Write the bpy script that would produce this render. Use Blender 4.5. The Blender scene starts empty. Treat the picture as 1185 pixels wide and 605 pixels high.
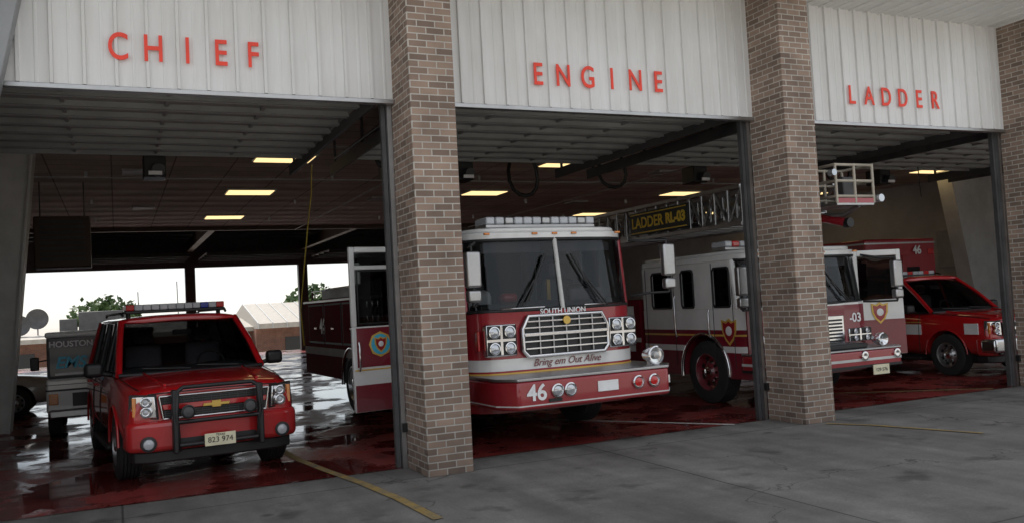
import bpy, bmesh, math, random
from mathutils import Vector, Matrix
random.seed(7)
scene=bpy.context.scene
COL=scene.collection
rad=math.radians

# ------------------------------------------------------------------ materials
def nt(name):
    m=bpy.data.materials.new(name); m.use_nodes=True
    n=m.node_tree.nodes; l=m.node_tree.links
    b=n.get('Principled BSDF')
    return m,n,l,b
def mat(name,col,rough=.5,metal=0,coat=0,var=.12,vs=3.0,emis=None,es=0,bump=0,bs=40,rvar=.1,spec=.5,dirt=0):
    m,n,l,b=nt(name)
    tc=n.new('ShaderNodeTexCoord'); nz=n.new('ShaderNodeTexNoise')
    nz.inputs['Scale'].default_value=vs; nz.inputs['Detail'].default_value=6
    nz.inputs['Roughness'].default_value=.65
    l.new(tc.outputs['Object'],nz.inputs['Vector'])
    r=n.new('ShaderNodeMapRange'); r.inputs[1].default_value=.3; r.inputs[2].default_value=.7
    r.inputs[3].default_value=1-var; r.inputs[4].default_value=1+var
    l.new(nz.outputs['Fac'],r.inputs[0])
    vm=n.new('ShaderNodeVectorMath'); vm.operation='SCALE'; vm.inputs[0].default_value=col[:3]
    l.new(r.outputs[0],vm.inputs['Scale'])
    if dirt:
        # road film on the lower bodywork
        sp=n.new('ShaderNodeSeparateXYZ'); l.new(tc.outputs['Object'],sp.inputs[0])
        dr=n.new('ShaderNodeMapRange'); dr.inputs[1].default_value=.35; dr.inputs[2].default_value=.95; dr.inputs[3].default_value=dirt; dr.inputs[4].default_value=0; l.new(sp.outputs[2],dr.inputs[0])
        dm=n.new('ShaderNodeMath'); dm.operation='MULTIPLY'; l.new(dr.outputs[0],dm.inputs[0]); l.new(nz.outputs['Fac'],dm.inputs[1])
        mx=n.new('ShaderNodeMix'); mx.data_type='RGBA'; l.new(dm.outputs[0],mx.inputs[0]); l.new(vm.outputs[0],mx.inputs[6]); mx.inputs[7].default_value=(.13,.10,.085,1)
        l.new(mx.outputs[2],b.inputs['Base Color'])
    else:
        l.new(vm.outputs[0],b.inputs['Base Color'])
    r2=n.new('ShaderNodeMapRange'); r2.inputs[1].default_value=.3; r2.inputs[2].default_value=.7
    r2.inputs[3].default_value=max(0.02,rough-rvar*rough); r2.inputs[4].default_value=min(1,rough+rvar*rough)
    l.new(nz.outputs['Fac'],r2.inputs[0]); l.new(r2.outputs[0],b.inputs['Roughness'])
    b.inputs['Metallic'].default_value=metal; b.inputs['Specular IOR Level'].default_value=spec
    b.inputs['Coat Weight'].default_value=coat; b.inputs['Coat Roughness'].default_value=.04
    if emis:
        b.inputs['Emission Color'].default_value=(*emis,1); b.inputs['Emission Strength'].default_value=es
    if bump:
        n2=n.new('ShaderNodeTexNoise'); n2.inputs['Scale'].default_value=bs; n2.inputs['Detail'].default_value=4
        l.new(tc.outputs['Object'],n2.inputs['Vector'])
        bp=n.new('ShaderNodeBump'); bp.inputs['Strength'].default_value=bump; bp.inputs['Distance'].default_value=.01
        l.new(n2.outputs['Fac'],bp.inputs['Height']); l.new(bp.outputs[0],b.inputs['Normal'])
    return m
M={}
M['red']=mat('paint_red',(.50,.006,.010),.3,0,1,.06,dirt=.5)
M['engred']=mat('paint_engine_red',(.33,.010,.020),.32,0,.9,.08,dirt=.4)
M['maroon']=mat('paint_maroon',(.20,.010,.024),.32,0,.7,.1,dirt=.5)
M['maroon2']=mat('paint_maroon_body',(.18,.010,.020),.75,0,0,.2,spec=.08,dirt=.5)
M['matwhite']=mat('stripe_white',(.62,.62,.60),.75,0,0,.1,spec=.1)
M['white']=mat('paint_white',(.78,.78,.76),.32,0,.8,.05,dirt=.4)
M['chrome']=mat('chrome',(.72,.72,.73),.13,1,0,.08,rvar=.4)
M['alu']=mat('brushed_metal',(.46,.46,.46),.38,1,0,.15)
M['black']=mat('black_trim',(.015,.015,.016),.45)
M['darkint']=mat('dark_interior',(.022,.022,.024),.8)
M['seat']=mat('seat_fabric',(.10,.10,.11),.85)
M['tyre']=mat('tyre_rubber',(.022,.022,.022),.78,var=.3,bump=.4)
M['lens']=mat('lamp_lens',(.55,.57,.60),.12,.6,1,.05)
M['clear']=mat('clear_lens',(.50,.52,.55),.15,0,1,.1)
M['redlens']=mat('red_lens',(.55,.01,.01),.15,0,1,.05)
M['bluelens']=mat('blue_lens',(.02,.05,.35),.15,0,1,.05)
M['amber']=mat('amber_lens',(.7,.22,.02),.2,0,1,.05)
M['gold']=mat('gold_leaf',(.70,.46,.10),.35,.2)
M['plate']=mat('licence_plate',(.75,.70,.5),.4)
M['letter']=mat('letter_red',(.88,.065,.035),.5,var=.08)
M['wht_txt']=mat('white_vinyl',(.85,.85,.85),.4)
M['cyan']=mat('cyan_vinyl',(.06,.50,.72),.4)
M['yel_txt']=mat('yellow_vinyl',(.90,.62,.05),.4)
M['steel']=mat('painted_steel',(.45,.46,.46),.5,var=.15)
M['dsteel']=mat('dark_steel',(.08,.08,.082),.55,.3,var=.25)
M['emsgrey']=mat('ems_grey_panel',(.11,.115,.12),.4,0,.4)
M['tan']=mat('basket_paint',(.42,.38,.31),.5,var=.15)
M['legw']=mat('frame_leg_paint',(.60,.60,.58),.55,var=.16,vs=1.5)
M['legd']=mat('frame_leg_grey',(.26,.27,.28),.5,var=.12)
M['doorp']=mat('overhead_door_paint',(.24,.24,.235),.5,var=.2,vs=1.5)
M['wall']=mat('interior_wall',(.56,.56,.55),.7,var=.14,vs=.8)
def sidingmat():
    m,n,l,b=nt('metal_siding'); tc=n.new('ShaderNodeTexCoord'); mp=n.new('ShaderNodeMapping'); mp.inputs['Scale'].default_value=(6,6,.5)
    l.new(tc.outputs['Object'],mp.inputs[0]); nz=n.new('ShaderNodeTexNoise'); nz.inputs['Scale'].default_value=1.2; nz.inputs['Detail'].default_value=7; nz.inputs['Roughness'].default_value=.65; l.new(mp.outputs[0],nz.inputs['Vector'])
    nb=n.new('ShaderNodeTexNoise'); nb.inputs['Scale'].default_value=.6; nb.inputs['Detail'].default_value=4; l.new(tc.outputs['Object'],nb.inputs['Vector'])
    ad=n.new('ShaderNodeMath'); l.new(nz.outputs['Fac'],ad.inputs[0]); l.new(nb.outputs['Fac'],ad.inputs[1])
    cr=n.new('ShaderNodeValToRGB'); cr.color_ramp.elements[0].position=.33; cr.color_ramp.elements[1].position=.62
    cr.color_ramp.elements[0].color=(.63,.62,.60,1); cr.color_ramp.elements[1].color=(.77,.77,.77,1)
    hv=n.new('ShaderNodeMath'); hv.operation='MULTIPLY'; hv.inputs[1].default_value=.5; l.new(ad.outputs[0],hv.inputs[0]); l.new(hv.outputs[0],cr.inputs[0]); l.new(cr.outputs[0],b.inputs['Base Color']); b.inputs['Roughness'].default_value=.5
    return m
M['siding']=sidingmat()
M['soffit']=mat('soffit_metal',(.72,.72,.71),.45,var=.05)
M['brown']=mat('brown_metal',(.09,.06,.045),.5,.2)
M['lamp']=mat('ceiling_lamp',(.9,.8,.5),.5,emis=(1,.72,.33),es=1.5)
M['roofm']=mat('roofing',(.30,.30,.29),.6)
M['fascia']=mat('store_roof',(.36,.33,.29),.6,var=.15)
M['bark']=mat('bark',(.10,.07,.05),.9,bump=.6)
M['rope']=mat('yellow_rope',(.50,.38,.05),.7)

def glass(name,tint=.35):
    m,n,l,b=nt(name)
    out=n['Material Output']
    tr=n.new('ShaderNodeBsdfTransparent'); tr.inputs[0].default_value=(tint,tint*1.03,tint*1.04,1)
    gl=n.new('ShaderNodeBsdfGlossy'); gl.inputs['Roughness'].default_value=.02; gl.inputs[0].default_value=(.9,.93,.95,1)
    fr=n.new('ShaderNodeFresnel'); fr.inputs[0].default_value=1.45
    tc=n.new('ShaderNodeTexCoord'); nz=n.new('ShaderNodeTexNoise'); nz.inputs['Scale'].default_value=1.3
    l.new(tc.outputs['Object'],nz.inputs['Vector'])
    bp=n.new('ShaderNodeBump'); bp.inputs['Strength'].default_value=.06; bp.inputs['Distance'].default_value=.05
    l.new(nz.outputs['Fac'],bp.inputs['Height']); l.new(bp.outputs[0],gl.inputs['Normal'])
    mx=n.new('ShaderNodeMixShader'); l.new(fr.outputs[0],mx.inputs[0]); l.new(tr.outputs[0],mx.inputs[1]); l.new(gl.outputs[0],mx.inputs[2])
    l.new(mx.outputs[0],out.inputs['Surface']); return m
M['glass']=glass('window_glass',.62); M['tint']=glass('tinted_glass',.2)

def brickmat(name,c1,c2,mo):
    m,n,l,b=nt(name)
    tc=n.new('ShaderNodeTexCoord'); sp=n.new('ShaderNodeSeparateXYZ'); l.new(tc.outputs['Object'],sp.inputs[0])
    ad=n.new('ShaderNodeMath'); l.new(sp.outputs[0],ad.inputs[0]); l.new(sp.outputs[1],ad.inputs[1])
    cb=n.new('ShaderNodeCombineXYZ'); l.new(ad.outputs[0],cb.inputs[0]); l.new(sp.outputs[2],cb.inputs[1])
    br=n.new('ShaderNodeTexBrick'); br.inputs['Scale'].default_value=1
    br.inputs['Brick Width'].default_value=.215; br.inputs['Row Height'].default_value=.0765
    br.inputs['Mortar Size'].default_value=.0075; br.inputs['Mortar Smooth'].default_value=.25; br.inputs['Bias'].default_value=0
    br.inputs['Color1'].default_value=(*c1,1); br.inputs['Color2'].default_value=(*c2,1); br.inputs['Mortar'].default_value=(*mo,1)
    l.new(cb.outputs[0],br.inputs['Vector'])
    nz=n.new('ShaderNodeTexNoise'); nz.inputs['Scale'].default_value=2.5; nz.inputs['Detail'].default_value=8; l.new(tc.outputs['Object'],nz.inputs['Vector'])
    r=n.new('ShaderNodeMapRange'); r.inputs[1].default_value=.3; r.inputs[2].default_value=.7; r.inputs[3].default_value=.78; r.inputs[4].default_value=1.2
    l.new(nz.outputs['Fac'],r.inputs[0])
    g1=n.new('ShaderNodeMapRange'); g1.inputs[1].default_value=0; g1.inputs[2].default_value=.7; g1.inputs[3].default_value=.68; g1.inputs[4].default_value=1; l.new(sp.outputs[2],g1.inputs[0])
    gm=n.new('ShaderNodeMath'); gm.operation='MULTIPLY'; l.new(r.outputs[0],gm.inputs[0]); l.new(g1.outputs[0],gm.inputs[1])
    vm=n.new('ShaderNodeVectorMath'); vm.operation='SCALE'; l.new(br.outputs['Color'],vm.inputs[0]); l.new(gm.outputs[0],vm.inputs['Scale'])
    l.new(vm.outputs[0],b.inputs['Base Color']); b.inputs['Roughness'].default_value=.85
    n2=n.new('ShaderNodeTexNoise'); n2.inputs['Scale'].default_value=90; l.new(tc.outputs['Object'],n2.inputs['Vector'])
    mm=n.new('ShaderNodeMath'); mm.operation='MULTIPLY_ADD'; l.new(n2.outputs['Fac'],mm.inputs[0]); mm.inputs[1].default_value=.25
    iv=n.new('ShaderNodeMath'); iv.operation='SUBTRACT'; iv.inputs[0].default_value=1; l.new(br.outputs['Fac'],iv.inputs[1]); l.new(iv.outputs[0],mm.inputs[2])
    bp=n.new('ShaderNodeBump'); bp.inputs['Strength'].default_value=.7; bp.inputs['Distance'].default_value=.008; l.new(mm.outputs[0],bp.inputs['Height']); l.new(bp.outputs[0],b.inputs['Normal'])
    return m
M['brick']=brickmat('brick',(.33,.235,.18),(.175,.125,.098),(.46,.43,.385))
M['brick2']=brickmat('brick_rear',(.22,.085,.05),(.16,.065,.04),(.26,.2,.17))

def groundmat(name,c_lo,c_hi,rough_lo,rough_hi,joint=None,stain=.6,crack=True,spec=.5,scale=.6,spots=False,wet=False):
    m,n,l,b=nt(name)
    tc=n.new('ShaderNodeTexCoord'); V=tc.outputs['Object']
    def noise(s,d=8,rg=.6):
        z=n.new('ShaderNodeTexNoise'); z.inputs['Scale'].default_value=s; z.inputs['Detail'].default_value=d; z.inputs['Roughness'].default_value=rg; l.new(V,z.inputs['Vector']); return z.outputs['Fac']
    def mr(x,a,b_,c,d):
        r=n.new('ShaderNodeMapRange'); r.inputs[1].default_value=a; r.inputs[2].default_value=b_; r.inputs[3].default_value=c; r.inputs[4].default_value=d; l.new(x,r.inputs[0]); return r.outputs[0]
    def mth(op,a,b_):
        q=n.new('ShaderNodeMath'); q.operation=op
        for i,v in enumerate((a,b_)):
            if isinstance(v,(int,float)): q.inputs[i].default_value=v
            else: l.new(v,q.inputs[i])
        return q.outputs[0]
    big=noise(scale,10,.7); fine=noise(35,4,.7); mid=noise(3.1,6,.6)
    mix=n.new('ShaderNodeMix'); mix.data_type='RGBA'
    mix.inputs[6].default_value=(*c_lo,1); mix.inputs[7].default_value=(*c_hi,1)
    l.new(mr(big,.35,.68,0,1),mix.inputs[0])
    f=mth('MULTIPLY',mr(fine,.25,.75,.80,1.18),mr(mid,.3,.7,.84,1.14))
    st=mr(noise(1.7,3,.5),.60,.70,1,stain); f=mth('MULTIPLY',f,st)
    if spots:
        vo=n.new('ShaderNodeTexVoronoi'); vo.inputs['Scale'].default_value=1.1; l.new(V,vo.inputs['Vector'])
        f=mth('MULTIPLY',f,mr(vo.outputs['Distance'],.03,.09,.5,1))
        vo2=n.new('ShaderNodeTexVoronoi'); vo2.inputs['Scale'].default_value=4.3; l.new(V,vo2.inputs['Vector'])
        f=mth('MULTIPLY',f,mr(vo2.outputs['Distance'],.02,.06,.72,1))
        mp=n.new('ShaderNodeMapping'); mp.inputs['Scale'].default_value=(2.2,.12,1); l.new(V,mp.inputs[0]); z=n.new('ShaderNodeTexNoise'); z.inputs['Scale'].default_value=1; z.inputs['Detail'].default_value=5; l.new(mp.outputs[0],z.inputs['Vector'])
        f=mth('MULTIPLY',f,mr(z.outputs['Fac'],.35,.65,.78,1.14))
    if crack:
        vo=n.new('ShaderNodeTexVoronoi'); vo.feature='DISTANCE_TO_EDGE'; vo.inputs['Scale'].default_value=.23
        dn=n.new('ShaderNodeTexNoise'); dn.inputs['Scale'].default_value=1.1; dn.inputs['Detail'].default_value=6; l.new(V,dn.inputs['Vector'])
        va=n.new('ShaderNodeVectorMath'); va.operation='MULTIPLY_ADD'; l.new(dn.outputs['Color'],va.inputs[0]); va.inputs[1].default_value=(2.2,2.2,0); l.new(V,va.inputs[2])
        l.new(va.outputs[0],vo.inputs['Vector'])
        f=mth('MULTIPLY',f,mr(vo.outputs['Distance'],0,.004,.45,1))
    if joint:
        sp=n.new('ShaderNodeSeparateXYZ'); l.new(V,sp.inputs[0])
        for ax,per in joint:
            d=mth('PINGPONG',sp.outputs[ax],per/2)
            f=mth('MULTIPLY',f,mr(d,.006,.016,.4,1))
    rg=mr(mth('ADD',big,mth('MULTIPLY',mid,.4)),.5,.9,rough_lo,rough_hi)
    bp=n.new('ShaderNodeBump'); bp.inputs['Strength'].default_value=.25; bp.inputs['Distance'].default_value=.006
    if wet:
        # standing water: smoother and darker where the noise is low
        w0=mr(noise(.75,6,.62),.46,.54,0,1)
        rg=mth('MULTIPLY',rg,mr(w0,0,1,.18,1.25)); f=mth('MULTIPLY',f,mr(w0,0,1,.62,1.1))
        l.new(mth('MULTIPLY',fine,w0),bp.inputs['Height'])
    else:
        l.new(fine,bp.inputs['Height'])
    vm=n.new('ShaderNodeVectorMath'); vm.operation='SCALE'; l.new(mix.outputs[2],vm.inputs[0]); l.new(f,vm.inputs['Scale'])
    l.new(vm.outputs[0],b.inputs['Base Color']); l.new(rg,b.inputs['Roughness'])
    b.inputs['Specular IOR Level'].default_value=spec
    l.new(bp.outputs[0],b.inputs['Normal'])
    return m
M['apron']=groundmat('apron_concrete',(.125,.120,.112),(.200,.192,.180),.62,.85,joint=[(0,5.32),(1,4.6)],spots=True,spec=.3)
M['floor']=groundmat('red_painted_floor',(.14,.022,.020),(.25,.034,.030),.16,.46,stain=.45,crack=False,spec=.5,scale=.9,spots=True,wet=True)
M['ground']=groundmat('ground_concrete',(.42,.40,.36),(.52,.50,.45),.7,.9,joint=[(0,6.0),(1,6.0)],stain=.8)
M['asphalt']=groundmat('road_asphalt',(.045,.045,.047),(.07,.07,.07),.8,.95)
M['yline']=groundmat('worn_yellow_paint',(.33,.22,.05),(.16,.14,.11),.6,.8,crack=False,scale=5)
M['wline']=groundmat('worn_white_paint',(.66,.65,.62),(.36,.33,.31),.5,.7,crack=False,scale=5)

def ceilmat():
    m,n,l,b=nt('ceiling_tile'); tc=n.new('ShaderNodeTexCoord')
    br=n.new('ShaderNodeTexBrick'); br.offset=0; br.inputs['Scale'].default_value=1
    br.inputs['Brick Width'].default_value=1.2; br.inputs['Row Height'].default_value=.6; br.inputs['Mortar Size'].default_value=.016
    br.inputs['Color1'].default_value=(.72,.63,.56,1); br.inputs['Color2'].default_value=(.60,.51,.45,1); br.inputs['Mortar'].default_value=(.24,.19,.16,1)
    l.new(tc.outputs['Object'],br.inputs['Vector'])
    nz=n.new('ShaderNodeTexNoise'); nz.inputs['Scale'].default_value=.7; nz.inputs['Detail'].default_value=7; l.new(tc.outputs['Object'],nz.inputs['Vector'])
    r=n.new('ShaderNodeMapRange'); r.inputs[1].default_value=.3; r.inputs[2].default_value=.7; r.inputs[3].default_value=.75; r.inputs[4].default_value=1.12; l.new(nz.outputs['Fac'],r.inputs[0])
    vm=n.new('ShaderNodeVectorMath'); vm.operation='SCALE'; l.new(br.outputs['Color'],vm.inputs[0]); l.new(r.outputs[0],vm.inputs['Scale']); l.new(vm.outputs[0],b.inputs['Base Color'])
    b.inputs['Roughness'].default_value=.8
    wv=n.new('ShaderNodeTexWave'); wv.inputs['Scale'].default_value=.26; wv.bands_direction='Y'; l.new(tc.outputs['Object'],wv.inputs['Vector'])
    mm=n.new('ShaderNodeMath'); mm.operation='ADD'; l.new(nz.outputs['Fac'],mm.inputs[0]); l.new(wv.outputs['Fac'],mm.inputs[1])
    bp=n.new('ShaderNodeBump'); bp.inputs['Strength'].default_value=.6; bp.inputs['Distance'].default_value=.08; l.new(mm.outputs[0],bp.inputs['Height']); l.new(bp.outputs[0],b.inputs['Normal'])
    return m
M['ceil']=ceilmat()
def leafmat():
    m,n,l,b=nt('foliage'); gi=n.new('ShaderNodeNewGeometry'); cr=n.new('ShaderNodeValToRGB')
    cr.color_ramp.elements[0].color=(.025,.06,.015,1); cr.color_ramp.elements[1].color=(.09,.14,.04,1)
    l.new(gi.outputs['Random Per Island'],cr.inputs[0]); l.new(cr.outputs[0],b.inputs['Base Color']); b.inputs['Roughness'].default_value=.6
    return m
M['leaf']=leafmat()

# ------------------------------------------------------------------ mesh helpers
def link(o,P): 
    COL.objects.link(o)
    if P: o.parent=P
    return o
def group(name,loc=(0,0,0),rot=0):
    e=bpy.data.objects.new(name,None); e.location=loc; e.rotation_euler=(0,0,rad(rot)); e.empty_display_size=.3; COL.objects.link(e); return e
def mo(name,P,v,f,m,bev=0,seg=2,smooth=False,recalc=True):
    me=bpy.data.meshes.new(name); me.from_pydata([tuple(a) for a in v],[],f)
    if recalc:
        bm=bmesh.new(); bm.from_mesh(me); bmesh.ops.recalc_face_normals(bm,faces=bm.faces); bm.to_mesh(me); bm.free()
    me.materials.append(M[m] if isinstance(m,str) else m)
    o=bpy.data.objects.new(name,me); link(o,P)
    if bev:
        b=o.modifiers.new('b','BEVEL'); b.width=bev; b.segments=seg; b.limit_method='ANGLE'; b.angle_limit=rad(35)
        smooth=True
    if smooth:
        for p in me.polygons: p.use_smooth=True
        try:
            me.set_sharp_from_angle(angle=rad(40))
        except Exception: pass
    return o
def box(name,P,x0,x1,y0,y1,z0,z1,m,bev=0,seg=2):
    v=[(x0,y0,z0),(x1,y0,z0),(x1,y1,z0),(x0,y1,z0),(x0,y0,z1),(x1,y0,z1),(x1,y1,z1),(x0,y1,z1)]
    f=[(0,3,2,1),(4,5,6,7),(0,1,5,4),(1,2,6,5),(2,3,7,6),(3,0,4,7)]
    return mo(name,P,v,f,m,bev,seg)
def boxes(name,P,L,m,bev=0):
    v=[];f=[]
    for (x0,x1,y0,y1,z0,z1) in L:
        k=len(v); v+=[(x0,y0,z0),(x1,y0,z0),(x1,y1,z0),(x0,y1,z0),(x0,y0,z1),(x1,y0,z1),(x1,y1,z1),(x0,y1,z1)]
        f+=[tuple(k+i for i in q) for q in [(0,3,2,1),(4,5,6,7),(0,1,5,4),(1,2,6,5),(2,3,7,6),(3,0,4,7)]]
    return mo(name,P,v,f,m,bev)
def prism(name,P,pts,axis,a0,a1,m,bev=0,seg=2,smooth=False):
    def mk(p,a):
        if axis=='x': return (a,p[0],p[1])
        if axis=='y': return (p[0],a,p[1])
        return (p[0],p[1],a)
    n=len(pts); v=[mk(p,a0) for p in pts]+[mk(p,a1) for p in pts]
    f=[tuple(range(n)),tuple(range(n,2*n))]+[(i,(i+1)%n,n+(i+1)%n,n+i) for i in range(n)]
    return mo(name,P,v,f,m,bev,seg,smooth)
def lathe(name,P,c,axis,prof,m,seg=36,arc=None,smooth=True):
    v=[];f=[];n=len(prof)
    for s in range(seg):
        a=2*math.pi*s/seg; ca,sa=math.cos(a),math.sin(a)
        for r,o in prof:
            if axis=='x': v.append((c[0]+o,c[1]+r*ca,c[2]+r*sa))
            elif axis=='y': v.append((c[0]+r*ca,c[1]+o,c[2]+r*sa))
            else: v.append((c[0]+r*ca,c[1]+r*sa,c[2]+o))
    for s in range(seg):
        t=(s+1)%seg
        for i in range(n-1): f.append((s*n+i,t*n+i,t*n+i+1,s*n+i+1))
    return mo(name,P,v,f,m,0,2,smooth)
def cyl(name,P,c,axis,r,h,m,seg=28):
    return lathe(name,P,c,axis,[(0.0001,-h/2),(r*.96,-h/2),(r,-h/2+min(h*.2,r*.1)),(r,h/2-min(h*.2,r*.1)),(r*.96,h/2),(0.0001,h/2)],m,seg)
def tube(name,P,pts,r,m,cyc=False,res=3):
    cu=bpy.data.curves.new(name,'CURVE'); cu.dimensions='3D'; cu.bevel_depth=r; cu.bevel_resolution=res; cu.use_fill_caps=True
    s=cu.splines.new('POLY'); s.points.add(len(pts)-1)
    for i,p in enumerate(pts): s.points[i].co=(*p,1)
    s.use_cyclic_u=cyc
    cu.materials.append(M[m]); o=bpy.data.objects.new(name,cu); return link(o,P)
def tubes(name,P,lst,r,m,res=2):
    cu=bpy.data.curves.new(name,'CURVE'); cu.dimensions='3D'; cu.bevel_depth=r; cu.bevel_resolution=res; cu.use_fill_caps=True
    for pts in lst:
        s=cu.splines.new('POLY'); s.points.add(len(pts)-1)
        for i,p in enumerate(pts): s.points[i].co=(*p,1)
    cu.materials.append(M[m]); o=bpy.data.objects.new(name,cu); return link(o,P)
def text(name,P,s,loc,size,m,rot=(90,0,0),off=0,ext=.003,sp=1,shear=0,sx=1):
    cu=bpy.data.curves.new(name,'FONT'); cu.body=s; cu.size=size; cu.align_x='CENTER'; cu.align_y='CENTER'; cu.extrude=ext; cu.offset=off; cu.space_character=sp; cu.shear=shear
    cu.materials.append(M[m]); o=bpy.data.objects.new(name,cu); o.location=loc; o.rotation_euler=[rad(a) for a in rot]; o.scale=(sx,1,1); return link(o,P)
def panel(name,P,pts,t,m,bev=0):
    pts=[Vector(p) for p in pts]; nrm=Vector((0,0,0))
    for i in range(len(pts)): nrm+=pts[i].cross(pts[(i+1)%len(pts)])
    nrm.normalize(); n=len(pts)
    v=[p+nrm*t/2 for p in pts]+[p-nrm*t/2 for p in pts]
    f=[tuple(range(n)),tuple(range(n,2*n))]+[(i,(i+1)%n,n+(i+1)%n,n+i) for i in range(n)]
    return mo(name,P,v,f,m,bev)
def loft(name,P,stations,m,sub=2,cuts=None):
    v=[];f=[]; ring=None
    for y,pr in stations:
        full=[(x,z) for x,z in pr]+[(-x,z) for x,z in reversed(pr) if x>1e-6]
        ring=len(full); v+=[(x,y,z) for x,z in full]
    ns=len(stations)
    for s in range(ns-1):
        for i in range(ring):
            j=(i+1)%ring; f.append((s*ring+i,s*ring+j,(s+1)*ring+j,(s+1)*ring+i))
    f.append(tuple(range(ring))); f.append(tuple(range((ns-1)*ring,ns*ring)))
    o=mo(name,P,v,f,m,0,2,True)
    if sub:
        s=o.modifiers.new('s','SUBSURF'); s.levels=sub; s.render_levels=sub
    if cuts: cut(o,cuts)
    return o
def cut(o,cutters):
    cs=[]
    for c in cutters:
        c.parent=None; b=o.modifiers.new('x','BOOLEAN'); b.operation='DIFFERENCE'; b.object=c; b.solver='EXACT'; cs.append(c)
    par=o.parent; o.parent=None
    dg=bpy.context.evaluated_depsgraph_get(); dg.update()
    me=bpy.data.meshes.new_from_object(o.evaluated_get(dg)); o.modifiers.clear(); o.data=me; o.parent=par
    for c in cs: bpy.data.objects.remove(c,do_unlink=True)
    for p in me.polygons: p.use_smooth=True
    try: me.set_sharp_from_angle(angle=rad(40))
    except Exception: pass
def arch(name,P,x,cy,cz,r,t,m,side,a0=-10,a1=190):
    pts=[(x,cy+r*math.cos(rad(a)),cz+r*math.sin(rad(a))) for a in range(a0,a1+1,8)]
    return tube(name,P,pts,t,m)
def wheel(P,nm,x,y,r,w,side,rim='alu',hub='chrome',lug=10):
    c=(x-side*w/2,y,r); s=side
    pr=[(.56*r,-w/2),(.80*r,-w*.5),(.93*r,-.46*w),(.985*r,-.40*w)]
    for k in range(6):
        o=-.36*w+k*.144*w; pr+=[(r,o-.05*w),(r,o+.045*w),(.965*r,o+.05*w),(.965*r,o+.09*w)]
    pr=pr[:-2]+[(.985*r,.42*w),(.93*r,.47*w),(.80*r,.5*w),(.56*r,.5*w)]
    lathe(nm+'_tyre',P,c,'x',[(a,b*s) for a,b in pr],'tyre',44)
    rp=[(.585*r,.50*w),(.56*r,.51*w),(.54*r,.44*w),(.50*r,.22*w),(.42*r,.16*w),(.24*r,.30*w),(.22*r,.36*w),(.0001,.36*w)]
    lathe(nm+'_rim',P,c,'x',[(a,b*s) for a,b in rp],rim,36)
    lathe(nm+'_hub',P,c,'x',[(.17*r,.34*w*s),(.17*r,.47*w*s),(.12*r,.52*w*s),(.0001,.53*w*s)],hub,20)
    L=[]
    for k in range(lug):
        a=2*math.pi*k/lug; L.append([(c[0]+s*.22*w,y+.33*r*math.cos(a),r+.33*r*math.sin(a)),(c[0]+s*.34*w,y+.33*r*math.cos(a),r+.33*r*math.sin(a))])
    tubes(nm+'_lugs',P,L,.022*r/.5,hub,1)
    H=[]
    for k in range(8):
        a=2*math.pi*(k+.5)/8; H.append([(c[0]+s*.205*w,y+.46*r*math.cos(a),r+.46*r*math.sin(a)),(c[0]+s*.225*w,y+.46*r*math.cos(a),r+.46*r*math.sin(a))])
    tubes(nm+'_vents',P,H,.045*r/.5,'black',2)

# ------------------------------------------------------------------ setting: ground
g=group('ground')
prof=[(-600,-.03),(46,-.03),(54,-2.3),(900,-2.3)]
v=[];f=[]
for y,z in prof: v+=[(-600,y,z),(600,y,z)]
for i in range(len(prof)-1): f.append((2*i,2*i+1,2*i+3,2*i+2))
mo('ground_sheet',g,v,f,'ground')
ap=group('apron_pavement'); mo('apron_sheet',ap,[(-30,4.0,0),(45,4.0,0),(45,9.85,0),(-30,9.85,0)],[(0,1,2,3)],'apron')
mo('apron_edge',ap,[(-30,4.0,-.03),(45,4.0,-.03),(45,4,0),(-30,4,0)],[(0,1,2,3)],'apron')
rd=group('road'); mo('road_sheet',rd,[(-300,-26,-.02),(300,-26,-.02),(300,-18,-.02),(-300,-18,-.02)],[(0,1,2,3)],'asphalt')
boxes('road_centre_line',rd,[(x,x+3,-22.1,-21.95,-.02,-.016) for x in range(-60,60,9)],'yline')
boxes('kerb',rd,[(-300,300,-26.2,-26,-.03,.11)],'ground')

# ------------------------------------------------------------------ fire station
S=group('fire_station')
YF=9.78; ZH=4.24; ZS=6.03
cx=[-2.30,3.03,8.35,13.67,18.99,24.31]
mo('bay_floor',S,[(-6,9.86,.004),(26,9.86,.004),(26,45,.004),(-6,45,.004)],[(0,1,2,3)],'floor')
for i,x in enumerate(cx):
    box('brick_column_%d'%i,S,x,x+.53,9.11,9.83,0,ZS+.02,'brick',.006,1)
def ribbed(name,x0,x1,y,z0,z1,m,per=.30,dep=.030,rw=.035,axis='z'):
    pts=[]; x=x0+.03
    pts.append((x0,0))
    while x<x1-.1:
        pts+=[(x,0),(x+.006,-dep),(x+rw,-dep),(x+rw+.006,0),]
        mx=x+per*.55; pts+=[(mx,0),(mx+.01,-.005),(mx+.03,-.005),(mx+.04,0)]
        x+=per
    pts.append((x1,0)); v=[];f=[]
    for px,py in pts:
        if axis=='z': v+=[(px,y+py,z0),(px,y+py,z1)]
        else: v+=[(px,z0,y+py),(px,z1,y+py)]
    for i in range(len(pts)-1): f.append((2*i,2*i+2,2*i+3,2*i+1))
    return mo(name,S,v,f,m,recalc=False)
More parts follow.
